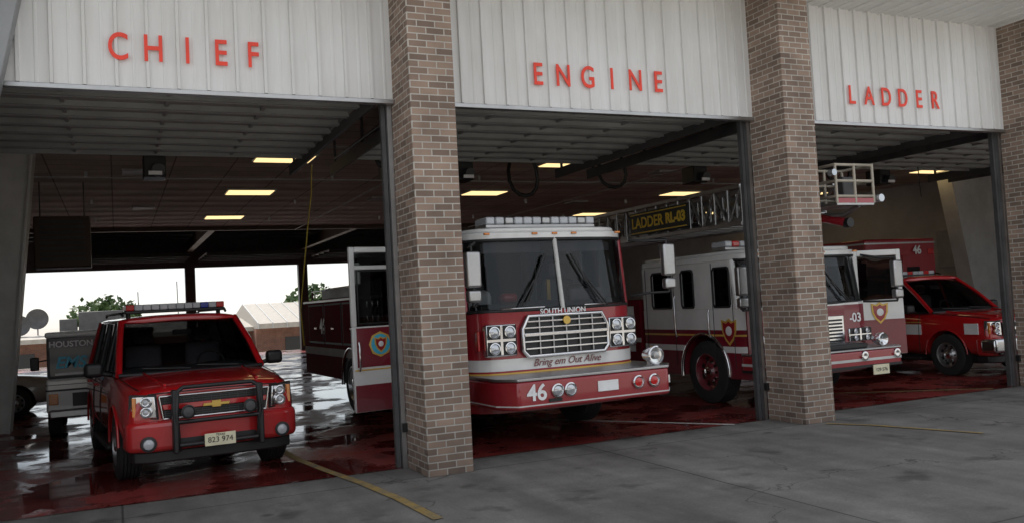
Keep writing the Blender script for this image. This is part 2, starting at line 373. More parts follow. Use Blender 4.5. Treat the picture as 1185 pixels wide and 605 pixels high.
for i in range(5):
    x0=cx[i]+.53; x1=cx[i+1]
    ribbed('header_siding_%d'%i,x0,x1,YF-.02,ZH+.05,ZS,'siding')
    box('header_back_%d'%i,S,x0,x1,YF,YF+.12,ZH+.06,ZS+.02,'dsteel')
    box('header_trim_%d'%i,S,x0,x1,YF-.055,YF+.05,ZH-.005,ZH+.045,'alu',.005)
    for sx,xx in ((1,x0),(-1,x1)):
        a,b=sorted((xx,xx+sx*.055)); box('door_jamb_%d_%d'%(i,sx),S,a,b,YF+.06,YF+.16,0,ZH+.3,'alu')
        a,b=sorted((xx+sx*.06,xx+sx*.11)); box('door_track_%d_%d'%(i,sx),S,a,b,YF+.13,YF+.2,0,ZH+.1,'dsteel')
        xt=xx+sx*.10
        boxes('door_rail_%d_%d'%(i,sx),S,[(xt-.045,xt+.045,YF+.2,15.6,ZH+.10,ZH+.20),(xt-.06,xt-.04,YF+.2,15.6,ZH+.05,ZH+.24)],'dsteel')
        boxes('door_hanger_%d_%d'%(i,sx),S,[(xt-.02,xt+.02,y,y+.04,ZH+.2,5.1) for y in (11.5,13.5,15.4)],'dsteel')
        tube('spring_%d_%d'%(i,sx),S,[(xt,YF+.25,ZH+.15),(xt,YF+.55,ZH+.32),(xt,15.4,ZH+.34)],.03,'black')
        cyl('cable_drum_%d_%d'%(i,sx),S,(xt-sx*.02,YF-.0+.26,ZH+.2),'x',.1,.08,'alu',20)
        # photo-eye and control box on the jamb
        a,b=sorted((xx+sx*.0,xx+sx*.05)); box('photo_eye_%d_%d'%(i,sx),S,a,b,YF+.0,YF+.05,.42,.52,'black')
    L=[]; R=[]
    for k in range(8):
        y=YF+.42+k*.535; L.append((x0+.14,x1-.14,y,y+.525,ZH+.22,ZH+.265))
        R+= [(x0+.14,x1-.14,y+.02,y+.06,ZH+.155,ZH+.22),(x0+.14,x1-.14,y+.46,y+.50,ZH+.155,ZH+.22)]
        R+=[(x0+.14+q*(x1-x0-.32)/4,x0+.18+q*(x1-x0-.32)/4,y+.06,y+.46,ZH+.185,ZH+.22) for q in range(5)]
    boxes('raised_door_%d'%i,S,L,'doorp',.008); boxes('door_struts_%d'%i,S,R,'doorp')
    xm=(x0+x1)/2+.0
    boxes('door_operator_%d'%i,S,[(xm-.17,xm+.17,14.9,15.35,ZH-.1,ZH+.25)],'black',.02)
    cyl('operator_motor_%d'%i,S,(xm+.05,14.88,ZH+.0),'y',.1,.25,'dsteel')
    boxes('operator_rail_%d'%i,S,[(xm-.03,xm+.03,YF+.3,14.95,ZH+.27,ZH+.33)],'dsteel')
    boxes('operator_hangers_%d'%i,S,[(xm-.15,xm-.12,15.1,15.13,ZH+.25,5.1),(xm+.12,xm+.15,15.1,15.13,ZH+.25,5.1)],'steel')
    box('operator_label_%d'%i,S,xm-.1,xm+.1,14.735,14.75,ZH-.09,ZH-.03,'wht_txt')
for w,xa,xb in (('CHIEF',.10,1.45),('ENGINE',4.94,6.75),('LADDER',10.25,12.03)):
    n=len(w)
    for i,ch in enumerate(w):
        x=xa+(xb-xa)*i/(n-1)
        text('letter_%s_%d'%(ch,i),S,ch,(x,YF-.057,4.69),.40,'letter',off=.004,ext=.006,sx=.74)
ribbed('soffit',-8,30,ZS+.0,8.55,9.84,'soffit',axis='y',per=.30,dep=.02)
box('canopy_roof',S,-8,30,8.5,9.9,ZS+.05,ZS+.33,'roofm')
box('canopy_fascia',S,-8,30,8.42,8.5,ZS-.03,ZS+.36,'siding')
box('main_roof',S,-6.1,26,9.9,45,ZS+.02,ZS+.3,'roofm')
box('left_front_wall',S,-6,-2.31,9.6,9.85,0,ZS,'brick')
box('right_front_wall',S,24.85,26,9.6,9.85,0,ZS,'brick')
box('left_side_wall',S,-6.1,-5.9,9.9,45,0,ZS,'wall')
box('left_inner_wall',S,-3.2,-3.0,9.9,17.7,0,5.1,'wall')
box('right_side_wall',S,24.9,25.1,9.9,45,0,ZS,'wall')
prism('frame_leg_front',S,[(-2.7,0),(-1.82,0),(-.70,5.35),(-.55,6.0),(-2.7,6.0)],'y',9.42,9.66,'legd',.01)
prism('frame_leg_left',S,[(-2.9,0),(-1.80,0),(-1.30,5.15),(-2.9,5.15)],'y',17.9,18.25,'legw',.01)
prism('frame_leg_left_flange',S,[(-1.81,0),(-1.77,0),(-1.27,5.15),(-1.31,5.15)],'y',17.8,18.35,'legw')
prism('frame_leg_right',S,[(25,0),(23.8,0),(22.8,5.15),(25,5.15)],'y',18.2,18.5,'legw',.01)
prism('frame_leg_right_flange',S,[(23.81,0),(23.77,0),(22.77,5.15),(22.81,5.15)],'y',18.1,18.6,'legw')
box('right_wall_doorframe',S,24.82,24.9,16.2,17.4,0,2.3,'steel',.01); box('right_wall_door',S,24.79,24.82,16.28,17.32,.02,2.2,'dsteel')
box('right_wall_panel',S,24.8,24.9,19.6,20.4,2.2,3.4,'steel',.02)
boxes('gear_lockers',S,[(24.3,24.88,12+i*.62,12.6+i*.62,0.1,2.1) for i in range(6)],'dsteel',.01)
mo('ceiling_tiles',S,[(-6,9.9,5.12),(25,9.9,5.12),(25,33,5.12),(-6,33,5.12)],[(0,3,2,1)],'ceil',recalc=False)
box('ceiling_edge',S,-6,25,33,33.15,4.98,5.7,'brown')
mo('rear_deck',S,[(-6,33,5.75),(25,33,5.75),(25,44.9,5.75),(-6,44.9,5.75)],[(0,3,2,1)],'dsteel',recalc=False)
boxes('rear_purlins',S,[(-6,25,y,y+.12,5.45,5.74) for y in (34.5,36.3,38.1,39.9,41.7)],'dsteel')
boxes('rear_beams',S,[(x,x+.25,33.2,44,5.0,5.44) for x in (cx[0]+.1,cx[1]+.1,cx[2]+.1,cx[3]+.1,cx[4]+.1)],'brown')
boxes('rear_header',S,[(-6,25,44,44.3,4.27,6.0)],'dsteel')
boxes('rear_raised_doors',S,[(cx[i]+.6,cx[i+1]-.07,39.6,43.9,4.62,4.68) for i in range(5)]+[(cx[i]+.6,cx[i+1]-.07,y,y+.06,4.5,4.62) for i in range(5) for y in (39.7,40.8,41.9,43)],'dsteel')
boxes('rear_posts',S,[(x+.0,x+.45,44,44.35,0,4.27) for x in cx[1:3]]+[(x-.1,x+.6,44,44.35,0,4.27) for x in cx[3:]],'dsteel')
box('rear_wall_right',S,11.5,25,44.05,44.25,0,4.27,'wall')
k=0
for x in (3.3,10.0,17.0,22.5):
    for y in (18.4,23.6,29.6):
        box('ceiling_lamp_frame_%d'%k,S,x-.62,x+.62,y-.45,y+.45,5.08,5.125,'steel'); box('ceiling_lamp_%d'%k,S,x-.57,x+.57,y-.40,y+.40,5.065,5.082,'lamp'); k+=1
for i,(x,y) in enumerate(((0.5,20.5),(6.5,17.2),(7.2,25),(13.5,19.5),(0.8,27),(14.4,26))):
    box('air_diffuser_%d'%i,S,x-.3,x+.3,y-.3,y+.3,5.07,5.125,'steel',.01)
boxes('sprinkler_heads',S,[(x-.03,x+.03,y-.03,y+.03,5.0,5.12) for x in (-.5,4.8,8.6,12.2,16) for y in (16.8,20.6,25.4,30)],'alu')
H=group('unit_heater'); box('housing',H,-1.62,-.48,21.9,22.6,3.15,4.3,'brown',.03)
boxes('louvres',H,[(-1.5,-.6,21.87,21.9,3.3+i*.12,3.37+i*.12) for i in range(8)],'dsteel')
tubes('hangers',H,[[(-1.5,22.2,4.3),(-1.5,22.2,5.12)],[(-.6,22.2,4.3),(-.6,22.2,5.12)]],.015,'dsteel')
R_=group('pull_rope'); tube('rope',R_,[(3.15,15,4.4),(3.12,15,3.9),(3.02,15,3.2),(2.93,15,2.5),(2.86,15.02,1.9),(2.9,15.05,1.3)],.011,'rope')
for k,(x,y) in enumerate(((4.4,14.2),(7.7,15.9),(9.9,16.0),(13.0,14.6),(15.4,15.0))):
    E=group('exhaust_hose'); dp=.9+.2*(k%2)
    pts=[(x+.28*math.sin(t*.5),y+.03*t,5.1-dp*math.sin(math.pi*t/12)) for t in range(13)]
    tube('hose',E,pts,.04,'black'); box('bracket',E,x-.08,x+.08,y-.08,y+.08,5.0,5.11,'dsteel')
for k,(x,y) in enumerate(((11.9,14.2),(5.2,17.5),(16.9,14.4))):
    E=group('cord_reel'); lathe('drum',E,(x,y,4.72),'x',[(.0001,-.09),(.20,-.09),(.20,-.07),(.13,-.06),(.13,.06),(.20,.07),(.20,.09),(.0001,.09)],'dsteel',28); box('bracket',E,x-.03,x+.03,y-.05,y+.05,4.85,5.12,'steel')
    tube('cord',E,[(x,y-.14,4.7),(x+.02,y-.15,4.2),(x+.05,y-.15,3.75)],.012,'black')
C=group('conduit'); tubes('pipes',C,[[(-6,16.4,4.98),(25,16.4,4.98)],[(6.2,16.4,4.97),(6.2,33,4.97)],[(13.2,16.4,4.97),(13.2,33,4.97)],[(-6,20.9,5.02),(25,20.9,5.02)]],.02,'steel')

def strip(name,m,pts,w,z):
    v=[];f=[]; P=group(name)
    for i,p in enumerate(pts):
        a=Vector(pts[max(0,i-1)]); b=Vector(pts[min(len(pts)-1,i+1)]); d=(b-a).normalized(); n_=Vector((-d.y,d.x))*w/2; q=Vector(p)
        v+=[(*(q+n_),z),(*(q-n_),z)]
    for i in range(len(pts)-1): f.append((2*i,2*i+1,2*i+3,2*i+2))
    mo('paint',P,v,f,m)
strip('yellow_floor_line','yline',[(2.0,12.2),(2.05,11.3),(2.18,10.3),(2.34,9.3),(2.45,8.3),(2.5,7.3)],.10,.009)
strip('white_floor_line','wline',[(4.9,13.9),(5.27,13.3),(6.1,12.1),(7.7,9.78)],.09,.009)
strip('yellow_floor_line','yline',[(10.6,11.7),(11.2,11.3),(13.1,9.9)],.09,.009)
strip('yellow_floor_line','yline',[(8.6,9.0),(8.9,8.5),(9.3,7.2)],.07,.009)

# ------------------------------------------------------------------ SUV / pickup
def light_vehicle(name,loc,rot,kind='suv',paint='red'):
    P=group(name,loc,rot)
    L=5.13 if kind=='suv' else 5.9
    def sec(y,wb,wm,ws,wt,zb,top):
        return (y,[(0,zb),(wb*.8,zb),(wb,zb+.04),(wm,zb+.22),(wm+.005,.80),(ws,top-.16),(wt+.03,top-.055),(wt-.04,top-.012),(wt*.5,top+.012),(0,top+.022)])
    st=[sec(.10,.74,.80,.78,.70,.46,1.03),sec(.105,.80,.87,.85,.76,.44,1.06),sec(.20,.87,.94,.93,.83,.42,1.10),sec(.5,.91,.975,.965,.87,.38,1.14),
        sec(1.0,.93,.995,.985,.89,.36,1.18),sec(1.45,.93,1.0,.985,.89,.36,1.21),sec(2.2,.93,1.0,.98,.90,.36,1.22),sec(3.4,.93,1.0,.98,.90,.36,1.23),
        sec(L-.5,.93,.99,.975,.90,.38,1.24),sec(L-.12,.90,.96,.95,.87,.40,1.22),sec(L-.06,.86,.92,.9,.83,.42,1.2)]
    wy=(1.0,L-1.15); wr=.40
    cs=[]
    for yy in wy:
        cs.append(cyl('c',None,(0,yy,.40),'x',.475,3,'black',48))
    loft('body',P,st,paint,2,cs)
    box('underbody',P,-.78,.78,.4,L-.3,.25,.52,'black'); box('wheel_well',P,-.72,.72,.5,1.5,.4,1.0,'black'); box('wheel_well_rear',P,-.72,.72,L-1.7,L-.6,.4,1.0,'black')
    for sx in (-1,1):
        for i,yy in enumerate(wy):
            wheel(P,'wheel_%s_%d'%('l' if sx<0 else 'r',i),sx*.985,yy,wr,.27,sx,lug=6)
            arch('wheel_lip',P,sx*.992,yy,.40,.478,.016,paint,sx,0,180)
        box('side_step',P,sx*.80 if sx>0 else -1.02,1.02 if sx>0 else -.80,1.6,L-1.75,.28,.34,'black',.02)
    zb,zt=1.20,1.86
    yA,yB=1.38,2.22; yC,yD=(L-.12,L-.35) if kind=='suv' else (3.75,3.55)
    wb,wt_=.90,.735
    A={}
    for sx in (-1,1):
        A[sx]=[Vector((sx*wb*.97,yA,zb)),Vector((sx*wt_,yB,zt)),Vector((sx*wt_,yD,zt)),Vector((sx*wb,yC,zb))]
        a=A[sx]
        tubes('pillars_%s'%('l' if sx<0 else 'r'),P,[[a[0],a[0].lerp(a[1],.5)+Vector((sx*.01,-.02,.015)),a[1]],[a[3],a[2]]],.042,paint,4)
        ys=[2.45,3.35,4.25] if kind=='suv' else [2.55]
        tubes('door_pillars_%s'%('l' if sx<0 else 'r'),P,[[Vector((sx*.905,y,zb)),Vector((sx*(wt_+.01),y+.08,zt-.02))] for y in ys],.035,'black' if kind=='suv' else paint,3)
        tubes('belt_%s'%('l' if sx<0 else 'r'),P,[[Vector((sx*.905,yA+.1,zb+.0)),Vector((sx*.905,yC,zb+.02))]],.022,'black',2)
        panel('side_glass_%s'%('l' if sx<0 else 'r'),P,[a[0],a[1],a[2],a[3]],.008,'tint')
        tube('roof_rail_%s'%('l' if sx<0 else 'r'),P,[(sx*.68,yB+.3,zt+.09),(sx*.69,yB+.4,zt+.12),(sx*.69,yD-.3,zt+.12),(sx*.68,yD-.2,zt+.09)],.018,'black')
    v=[];f=[];nx=9;nz=5
    for j in range(nz):
        t=j/(nz-1)
        for i in range(nx):
            s=-1+2*i/(nx-1); w=(wb*.97)*(1-t)+wt_*t
            v.append((s*w,yA+(yB-yA)*t-.13*(1-s*s)*(1-.3*t)-.03*math.sin(t*math.pi),zb+(zt-zb)*t+.02*math.sin(t*math.pi)))
    for j in range(nz-1):
        for i in range(nx-1): f.append((j*nx+i,j*nx+i+1,(j+1)*nx+i+1,(j+1)*nx+i))
    mo('windscreen',P,v,f,'glass',smooth=True)
    tube('cowl',P,[(v[i][0],v[i][1]-.015,v[i][2]) for i in range(nx)],.03,'black')
    tubes('wipers',P,[[(.55,1.26,1.24),(.05,1.32,1.27)],[(-.05,1.24,1.24),(-.6,1.36,1.27)]],.012,'black')
    panel('rear_glass',P,[A[-1][3],A[-1][2],A[1][2],A[1][3]],.008,'tint')
    rs=[(yB-.10,[(0,zt-.03),(wt_-.05,zt-.03),(wt_,zt-.01),(wt_-.02,zt+.015),(wt_*.6,zt+.04),(0,zt+.05)])]
    for y in (yB-.05,yB+.3,(yB+yD)/2,yD-.1,yD+.02):
        rs.append((y,[(0,zt-.03),(wt_,zt-.03),(wt_+.04,zt),(wt_-.01,zt+.045),(wt_*.6,zt+.075),(0,zt+.085)]))
    loft('roof',P,rs,paint,2)
    box('dash',P,-.8,.8,1.65,2.0,1.1,1.26,'darkint',.04)
    for sx in (-.4,.4):
        box('seat_back',P,sx-.24,sx+.24,2.75,2.92,1.0,1.52,'seat',.06); box('head_rest',P,sx-.12,sx+.12,2.78,2.9,1.55,1.74,'seat',.05)
    tube('steering_wheel',P,[(.38+.18*math.cos(a*math.pi/8),2.15+.06*math.sin(a*math.pi/8),1.25+.16*math.sin(a*math.pi/8)) for a in range(16)],.015,'black',True)
    if kind=='suv':
        box('rear_seat',P,-.7,.7,3.75,3.95,1.0,1.5,'seat',.06)
    box('cabin_floor',P,-.85,.85,1.5,yC-.1,1.10,1.235,'darkint')
    box('rearview_mirror',P,-.12,.12,2.05,2.09,1.66,1.73,'black',.01)
    for sx in (-1,1):
        box('mirror_%s'%('l' if sx<0 else 'r'),P,min(sx*1.02,sx*1.24),max(sx*1.02,sx*1.24),1.62,1.76,1.19,1.37,'black',.05,3)
        tube('mirror_arm',P,[(sx*.9,1.72,1.2),(sx*1.08,1.7,1.24)],.03,'black')
    for sx in (-1,1):
        tube('hood_crease',P,[(sx*.52,.22,1.120),(sx*.56,.7,1.162),(sx*.60,1.3,1.208)],.018,paint)
        tube('hood_gap',P,[(sx*.80,.16,1.078),(sx*.85,.6,1.128),(sx*.88,1.3,1.18)],.006,'black')
    tube('hood_front_gap',P,[(-.72,.098,1.04),(0,.09,1.05),(.72,.098,1.04)],.006,'black')
    prism('bumper',P,[(-.975,.36),(-.95,.13),(-.74,.0),(.74,.0),(.95,.13),(.975,.36)],'z',.40,.74,paint,.06,4)
    prism('bumper_lower',P,[(-.9,.4),(-.88,.18),(-.68,.06),(.68,.06),(.88,.18),(.9,.4)],'z',.27,.405,'black',.02)
    prism('bumper_intake',P,[(-.48,.44),(-.42,.53),(.42,.53),(.48,.44)],'y',-.012,.03,'black')
    prism('grille_recess',P,[(-.56,.76),(-.60,1.00),(.60,1.00),(.56,.76)],'y',.055,.12,'black')
    prism('grille_bar',P,[(-.57,.855),(-.58,.915),(.58,.915),(.57,.855)],'y',.03,.07,paint if kind=='suv' else 'chrome',.008)
    L2=[(-.56,.56,.045,.058,z,z+.006) for z in (.785,.81,.835,.935,.96,.98)]+[(-.55+.1*i,-.55+.1*i+.006,.045,.058,.765,.99) for i in range(12)]
    boxes('grille_mesh',P,L2,'dsteel')
    tubes('grille_surround',P,[[(-.57,.05,.755),(.57,.05,.755)],[(-.61,.05,1.005),(.61,.05,1.005)],[(-.57,.05,.755),(-.61,.05,1.005)],[(.57,.05,.755),(.61,.05,1.005)]],.013,'chrome')
    prism('emblem',P,[(-.15,.86),(-.14,.89),(-.05,.89),(-.05,.915),(.05,.915),(.05,.89),(.15,.89),(.14,.86),(.05,.86),(.05,.84),(-.05,.84),(-.05,.86)],'y',.0,.03,'gold',.004)
    for sx in (-1,1):
        sd_='l' if sx<0 else 'r'
        panel('headlight_back_'+sd_,P,[(sx*.615,.085,.755),(sx*.635,.085,1.03),(sx*.90,.19,1.045),(sx*.92,.20,.775)],.03,'black')
        panel('headlight_'+sd_,P,[(sx*.63,.07,.77),(sx*.65,.07,1.015),(sx*.88,.16,1.03),(sx*.90,.17,.79)],.03,'chrome',.012)
        for zz in (.845,.955):
            lathe('lamp_reflector',P,(sx*.75,.070,zz),'y',[(.062,.02),(.06,-.02),(.052,-.022),(.04,-.004),(.0001,.006)],'chrome',20)
            lathe('lamp_bulb',P,(sx*.75,.065,zz),'y',[(.030,0),(.022,-.02),(.0001,-.026)],'clear',16)
        box('indicator',P,min(sx*.845,sx*.885),max(sx*.845,sx*.885),.115,.15,.80,1.01,'amber',.005)
        lathe('fog_light_'+sd_,P,(sx*.74,.02,.50),'y',[(.06,-.02),(.045,-.03),(.0001,-.035)],'clear',20)
        lathe('fog_ring',P,(sx*.74,.02,.50),'y',[(.085,.02),(.085,-.035),(.062,-.038),(.058,0)],'black',20)
    box('number_plate',P,-.17,.17,-.14,-.13,.42,.56,'plate',.003)
    text('plate_text',P,'823 974',(0,-.143,.485),.085,'black',ext=.001); text('plate_text_top',P,'TEXAS',(0,-.143,.54),.035,'black',ext=.001)
    if kind=='suv':
        T=[]
        for sx in (-1,1):
            T+= [[(sx*.42,-.02,.40),(sx*.44,-.10,.50),(sx*.46,-.13,.80),(sx*.44,-.11,1.06),(sx*.38,-.09,1.10)]]
        T+=[[(-.38,-.09,1.10),(.38,-.09,1.10)],[(-.43,-.10,.46),(.43,-.10,.46)],[(-.45,-.12,.72),(.45,-.12,.72)]]
        tubes('brush_guard',P,T,.024,'black',4)
        boxes('brush_guard_plates',P,[(-.50,-.44,-.14,-.02,.38,1.08),(.44,.50,-.14,-.02,.38,1.08)],'black',.015)
        for sx in (-1,1):
            lathe('spot_lamp_%s'%('l' if sx<0 else 'r'),P,(sx*.34,-.15,.83),'y',[(.0001,.07),(.06,.05),(.078,0),(.078,-.03),(.066,-.035),(.06,-.02),(.0001,-.028)],'black',24)
            lathe('spot_lens',P,(sx*.34,-.172,.83),'y',[(.055,0),(.03,-.006),(.0001,-.008)],'dsteel',24)
        zb2=zt+.13
        box('lightbar_base',P,-.66,.66,yB+.22,yB+.55,zb2-.02,zb2+.02,'black',.01)
        for i in range(12):
            x=-.65+i*.1083; mm='redlens' if i in (0,11) else ('bluelens' if i==9 else 'clear')
            box('lightbar_lens_%d'%i,P,x+.002,x+.106,yB+.20,yB+.57,zb2+.02,zb2+.10,mm,.012)
        tubes('lightbar_feet',P,[[(-.6,yB+.4,zt+.03),(-.6,yB+.4,zb2)],[(.6,yB+.4,zt+.03),(.6,yB+.4,zb2)]],.03,'black')
        tubes('antennas',P,[[(.3,yD-.7,zt+.05),(.3,yD-.65,zt+.6)],[(-.3,yD-.9,zt+.05),(-.3,yD-.85,zt+.45)]],.006,'black')
        for i,a in enumerate((2.42,3.38)):
            for sx in (-1,1):
                tube('door_gap_%d'%i,P,[(sx*.999,a,.45),(sx*1.006,a,.8),(sx*.985,a,1.05),(sx*.91,a,1.2)],.006,'black')
                box('door_handle_%d'%i,P,min(sx*.98,sx*1.02),max(sx*.98,sx*1.02),a+.65,a+.85,1.0,1.035,paint,.01)
    else:
        box('bed_side_l',P,-.99,-.90,3.8,L-.1,1.15,1.35,paint,.03); box('bed_side_r',P,.90,.99,3.8,L-.1,1.15,1.35,paint,.03)
        box('cab_back',P,-.88,.88,3.72,3.80,1.15,1.30,paint,.02)
        box('door_stripe',P,-1.012,-1.0,.1+1.45,L-1.7,.78,.98,'wht_txt'); box('door_stripe_thin',P,-1.012,-1.0,1.55,L-1.7,1.01,1.03,'gold')
        text('door_text',P,'HFD',(-1.016,2.2,.88),.16,'engred',rot=(90,0,-90))
        tube('door_gap',P,[(-1.014,2.62,.45),(-1.014,2.62,1.0),(-.91,2.66,1.2)],.006,'black'); tube('door_gap_b',P,[(-1.014,1.6,.45),(-1.014,1.6,1.0),(-.95,1.6,1.18)],.006,'black')
        box('chrome_bumper',P,-.99,.99,-.08,.25,.46,.72,'chrome',.05)
        box('fender_white',P,-1.004,-.99,.25,.55,.80,1.0,'wht_txt')
        box('lightbar_base',P,-.6,.6,2.6,2.9,zt+.08,zt+.11,'black'); 
        for i in range(8): box('lightbar_lens_%d'%i,P,-.6+i*.15,-.46+i*.15,2.6,2.9,zt+.11,zt+.18,'redlens' if i%3==0 else 'clear',.01)
    return P
light_vehicle('fire_chief_suv',(1.02,10.6,0),6,'suv','red')
light_vehicle('fire_pickup_truck',(15.33,10.75,0),-3,'pickup','red')

# ------------------------------------------------------------------ fire trucks
def cabplan(w,L,e=0):
    fr=[(0,0),(.55,.012),(.90,.05),(1.08,.13),(1.18,.25),(1.24,.45)]
    k=w/1.24; pts=[(x*k,y) for x,y in fr]+[(w,L)]
    out=[]
    for x,y in pts: out.append((x+(e if x>.5 else 0),y-(e if y<.3 else 0)+(e if y>=L else 0)))
    left=[(-x,y) for x,y in reversed(out) if x>0]
    return left+out
def shield(P,name,x,y,z,s,face='y'):
    pts=[(-.5,.5),(-.2,.42),(0,.55),(.2,.42),(.5,.5),(.46,0),(.28,-.35),(0,-.6),(-.28,-.35),(-.46,0)]
    if face=='y':
        prism(name,P,[(x+a*s,z+b*s) for a,b in pts],'y',y-.006,y,'gold'); prism(name+'_in',P,[(x+a*s*.78,z+b*s*.78) for a,b in pts],'y',y-.010,y-.006,'engred')
        cyl(name+'_c',P,(x,y-.011,z+.02*s),'y',.2*s,.006,'wht_txt')
    else:
        prism(name,P,[(y+a*s,z+b*s) for a,b in pts],'x',x-.006,x,'gold'); prism(name+'_in',P,[(y+a*s*.78,z+b*s*.78) for a,b in pts],'x',x-.010,x-.006,'engred')
        cyl(name+'_c',P,(x-.011,y,z+.02*s),'x',.2*s,.006,'wht_txt')
def fire_cab(P,w,L,z0,zb,zt,zr,low,upp,bands,wheely,wr,winl,fp=None,rim='alu'):
    tub=prism('cab_tub',P,cabplan(w,L),'z',z0,zb,low)
    cut(tub,[cyl('c',None,(0,wheely,wr),'x',wr+.10,4,'black',48)])
    for i,(a,b,mm) in enumerate(bands):
        o=prism('cab_band_%d'%i,P,cabplan(w,L,.004),'z',a,b,mm)
        if a<wr*2+.1: cut(o,[cyl('c',None,(0,wheely,wr),'x',wr+.104,4,'black',48)])
    if fp:
        pl=[p for p in cabplan(w,L,.010) if p[1]<.40]; pl=pl+[(pl[-1][0],.46),(pl[0][0],.46)]
        prism('cab_front_panel',P,pl,'z',fp[0],fp[1],fp[2])
    box('wheel_box',P,-w+.3,w-.3,wheely-.75,wheely+.75,.4,1.3,'black')
    prism('cab_inner_deck',P,cabplan(w-.06,L-.05),'z',zb+.001,zb+.02,'darkint')
    def rp(e): 
        return [(x*(w-e)/w,y+.12+e*.6 if y<L else y) for x,y in cabplan(w,L)]
    prism('cab_roof',P,rp(.0),'z',zt,zr-.06,upp,.02); prism('cab_roof_top',P,rp(.07),'z',zr-.065,zr,upp,.03,3)
    fr=[(.0,0),(.3,.004),(.55,.012),(.90,.05),(1.08,.13),(1.18,.25),(1.215,.33)]
    k=w/1.24
    for sx in (-1,1):
        sd_='l' if sx<0 else 'r'
        v=[];f=[];n_=len(fr)
        for t in (0,.5,1):
            for x,y in fr: v.append((sx*max(x*k-.012,0.012),y+.02+.12*t,zb+(zt-zb)*t))
        for j in range(2):
            for i in range(n_-1): f.append((j*n_+i,j*n_+i+1,(j+1)*n_+i+1,(j+1)*n_+i))
        mo('windscreen_'+sd_,P,v,f,'glass',smooth=True)
        tubes('windscreen_gasket_'+sd_,P,[[v[i] for i in range(n_)],[v[2*n_+i] for i in range(n_)]],.028,'black',3)
        tube('corner_post_'+sd_,P,[(sx*(w-.02),.40,zb),(sx*(w-.02),.50,zt)],.055,low if P.name.startswith('fire_engine') else upp)
        tubes('wiper_'+sd_,P,[[(sx*.62,-.04,zb+.01),(sx*.34,.02,zb+(zt-zb)*.45)],[(sx*.68,-.04,zb+.01),(sx*.40,.02,zb+(zt-zb)*.42)]],.012,'black')
        tubes('wiper_blade_'+sd_,P,[[(sx*.52,-.005,zb+.12),(sx*.20,.06,zb+(zt-zb)*.78)]],.018,'black')
        ys=[.45]+[q for ab in winl for q in ab]+[L]
        segs=[(ys[i],ys[i+1]) for i in range(0,len(ys),2)]
        xa,xb=sorted((sx*w,sx*(w-.06)))
        Ls=[(xa,xb,a,b,zb,zt) for a,b in segs if b>a+.01]
        Ls+=[(xa,xb,a,b,zt-.10,zt) for a,b in winl]
        Ls+=[(xa,xb,a,b,zb-.0,zb+.03) for a,b in winl]
        boxes('side_wall_'+sd_,P,Ls,upp)
        for a,b in winl:
            panel('side_window_'+sd_,P,[(sx*(w-.03),a,zb+.03),(sx*(w-.03),b,zb+.03),(sx*(w-.03),b,zt-.1),(sx*(w-.03),a,zt-.1)],.008,'tint')
            tube('window_gasket_'+sd_,P,[(sx*(w+.004),a+.03,zb+.03),(sx*(w+.004),a,zb+.08),(sx*(w+.004),a,zt-.15),(sx*(w+.004),a+.05,zt-.1),(sx*(w+.004),b-.05,zt-.1),(sx*(w+.004),b,zt-.15),(sx*(w+.004),b,zb+.08),(sx*(w+.004),b-.03,zb+.03)],.018,'black',True)
        arch('wheel_arch_trim_'+sd_,P,sx*(w+.005),wheely,wr,wr+.11,.03,'chrome',sx,-8,188)
        wheel(P,'front_wheel_'+sd_,sx*(w-.02),wheely,wr,.32,sx,rim=rim)
    tube('windscreen_divider',P,[(0,.0,zb-.0),(0,.135,zt)],.03,'matwhite' if low=='engred' else low)
    box('cab_back_wall',P,-w+.06,w-.06,L-.08,L-.01,zb,zt,'darkint')
    box('engine_cover',P,-.4,.4,.9,2.4,zb-.2,zb+.12,'darkint',.06)
    box('dashboard',P,-w+.15,w-.15,.25,.60,zb-.1,zb+.10,'darkint',.05)
    box('instrument_panel',P,.45,1.05,.55,.62,zb+.05,zb+.26,'seat',.03)
    for sx in (-.75,.75):
        box('seat_back',P,sx-.27,sx+.27,1.35,1.52,zb-.2,zb+.42,'seat',.06); box('seat_head',P,sx-.15,sx+.15,1.36,1.5,zb+.45,zb+.66,'seat',.05)
    boxes('harness_gear',P,[(-1.0,-.82,1.30,1.36,zb,zb+.40),(.5,.56,1.30,1.345,zb,zb+.42)],'gold',.01)
    box('coat_on_seat',P,-.98,-.55,.95,1.3,zb-.1,zb+.30,'steel',.10,3); box('helmet',P,-.5,-.25,.75,1.0,zb+.1,zb+.24,'engred',.08,3)
    tube('steering_wheel',P,[(.72+.22*math.cos(a*math.pi/10),.72+.12*math.sin(a*math.pi/10),zb+.16+.17*math.sin(a*math.pi/10)) for a in range(20)],.018,'black',True)
    box('sun_visor_l',P,-1.0,-.1,.35,.37,zt-.16,zt-.03,'seat',.01); box('sun_visor_r',P,.1,1.0,.35,.37,zt-.16,zt-.03,'seat',.01)
def lamp_quad(P,nm,x0,x1,z0,z1,y):
    box(nm+'_bezel',P,x0,x1,y-.06,y+.05,z0,z1,'chrome',.025,3)
    dx=(x1-x0)/2; dz=(z1-z0)/2
    for i in range(2):
        for j in range(2):
            cx_=x0+dx*(i+.5); cz_=z0+dz*(j+.5)
            box(nm+'_recess_%d%d'%(i,j),P,cx_-dx*.42,cx_+dx*.42,y-.066,y-.058,cz_-dz*.42,cz_+dz*.42,'black',.004)
            lathe(nm+'_ring_%d%d'%(i,j),P,(cx_,y-.07,cz_),'y',[(dz*.38,.0),(dz*.38,-.018),(dz*.32,-.02),(dz*.29,-.002),(.0001,.004)],'chrome',24)
            lathe(nm+'_lens_%d%d'%(i,j),P,(cx_,y-.078,cz_),'y',[(dz*.28,0),(dz*.2,-.006),(.0001,-.010)],'lens',24)
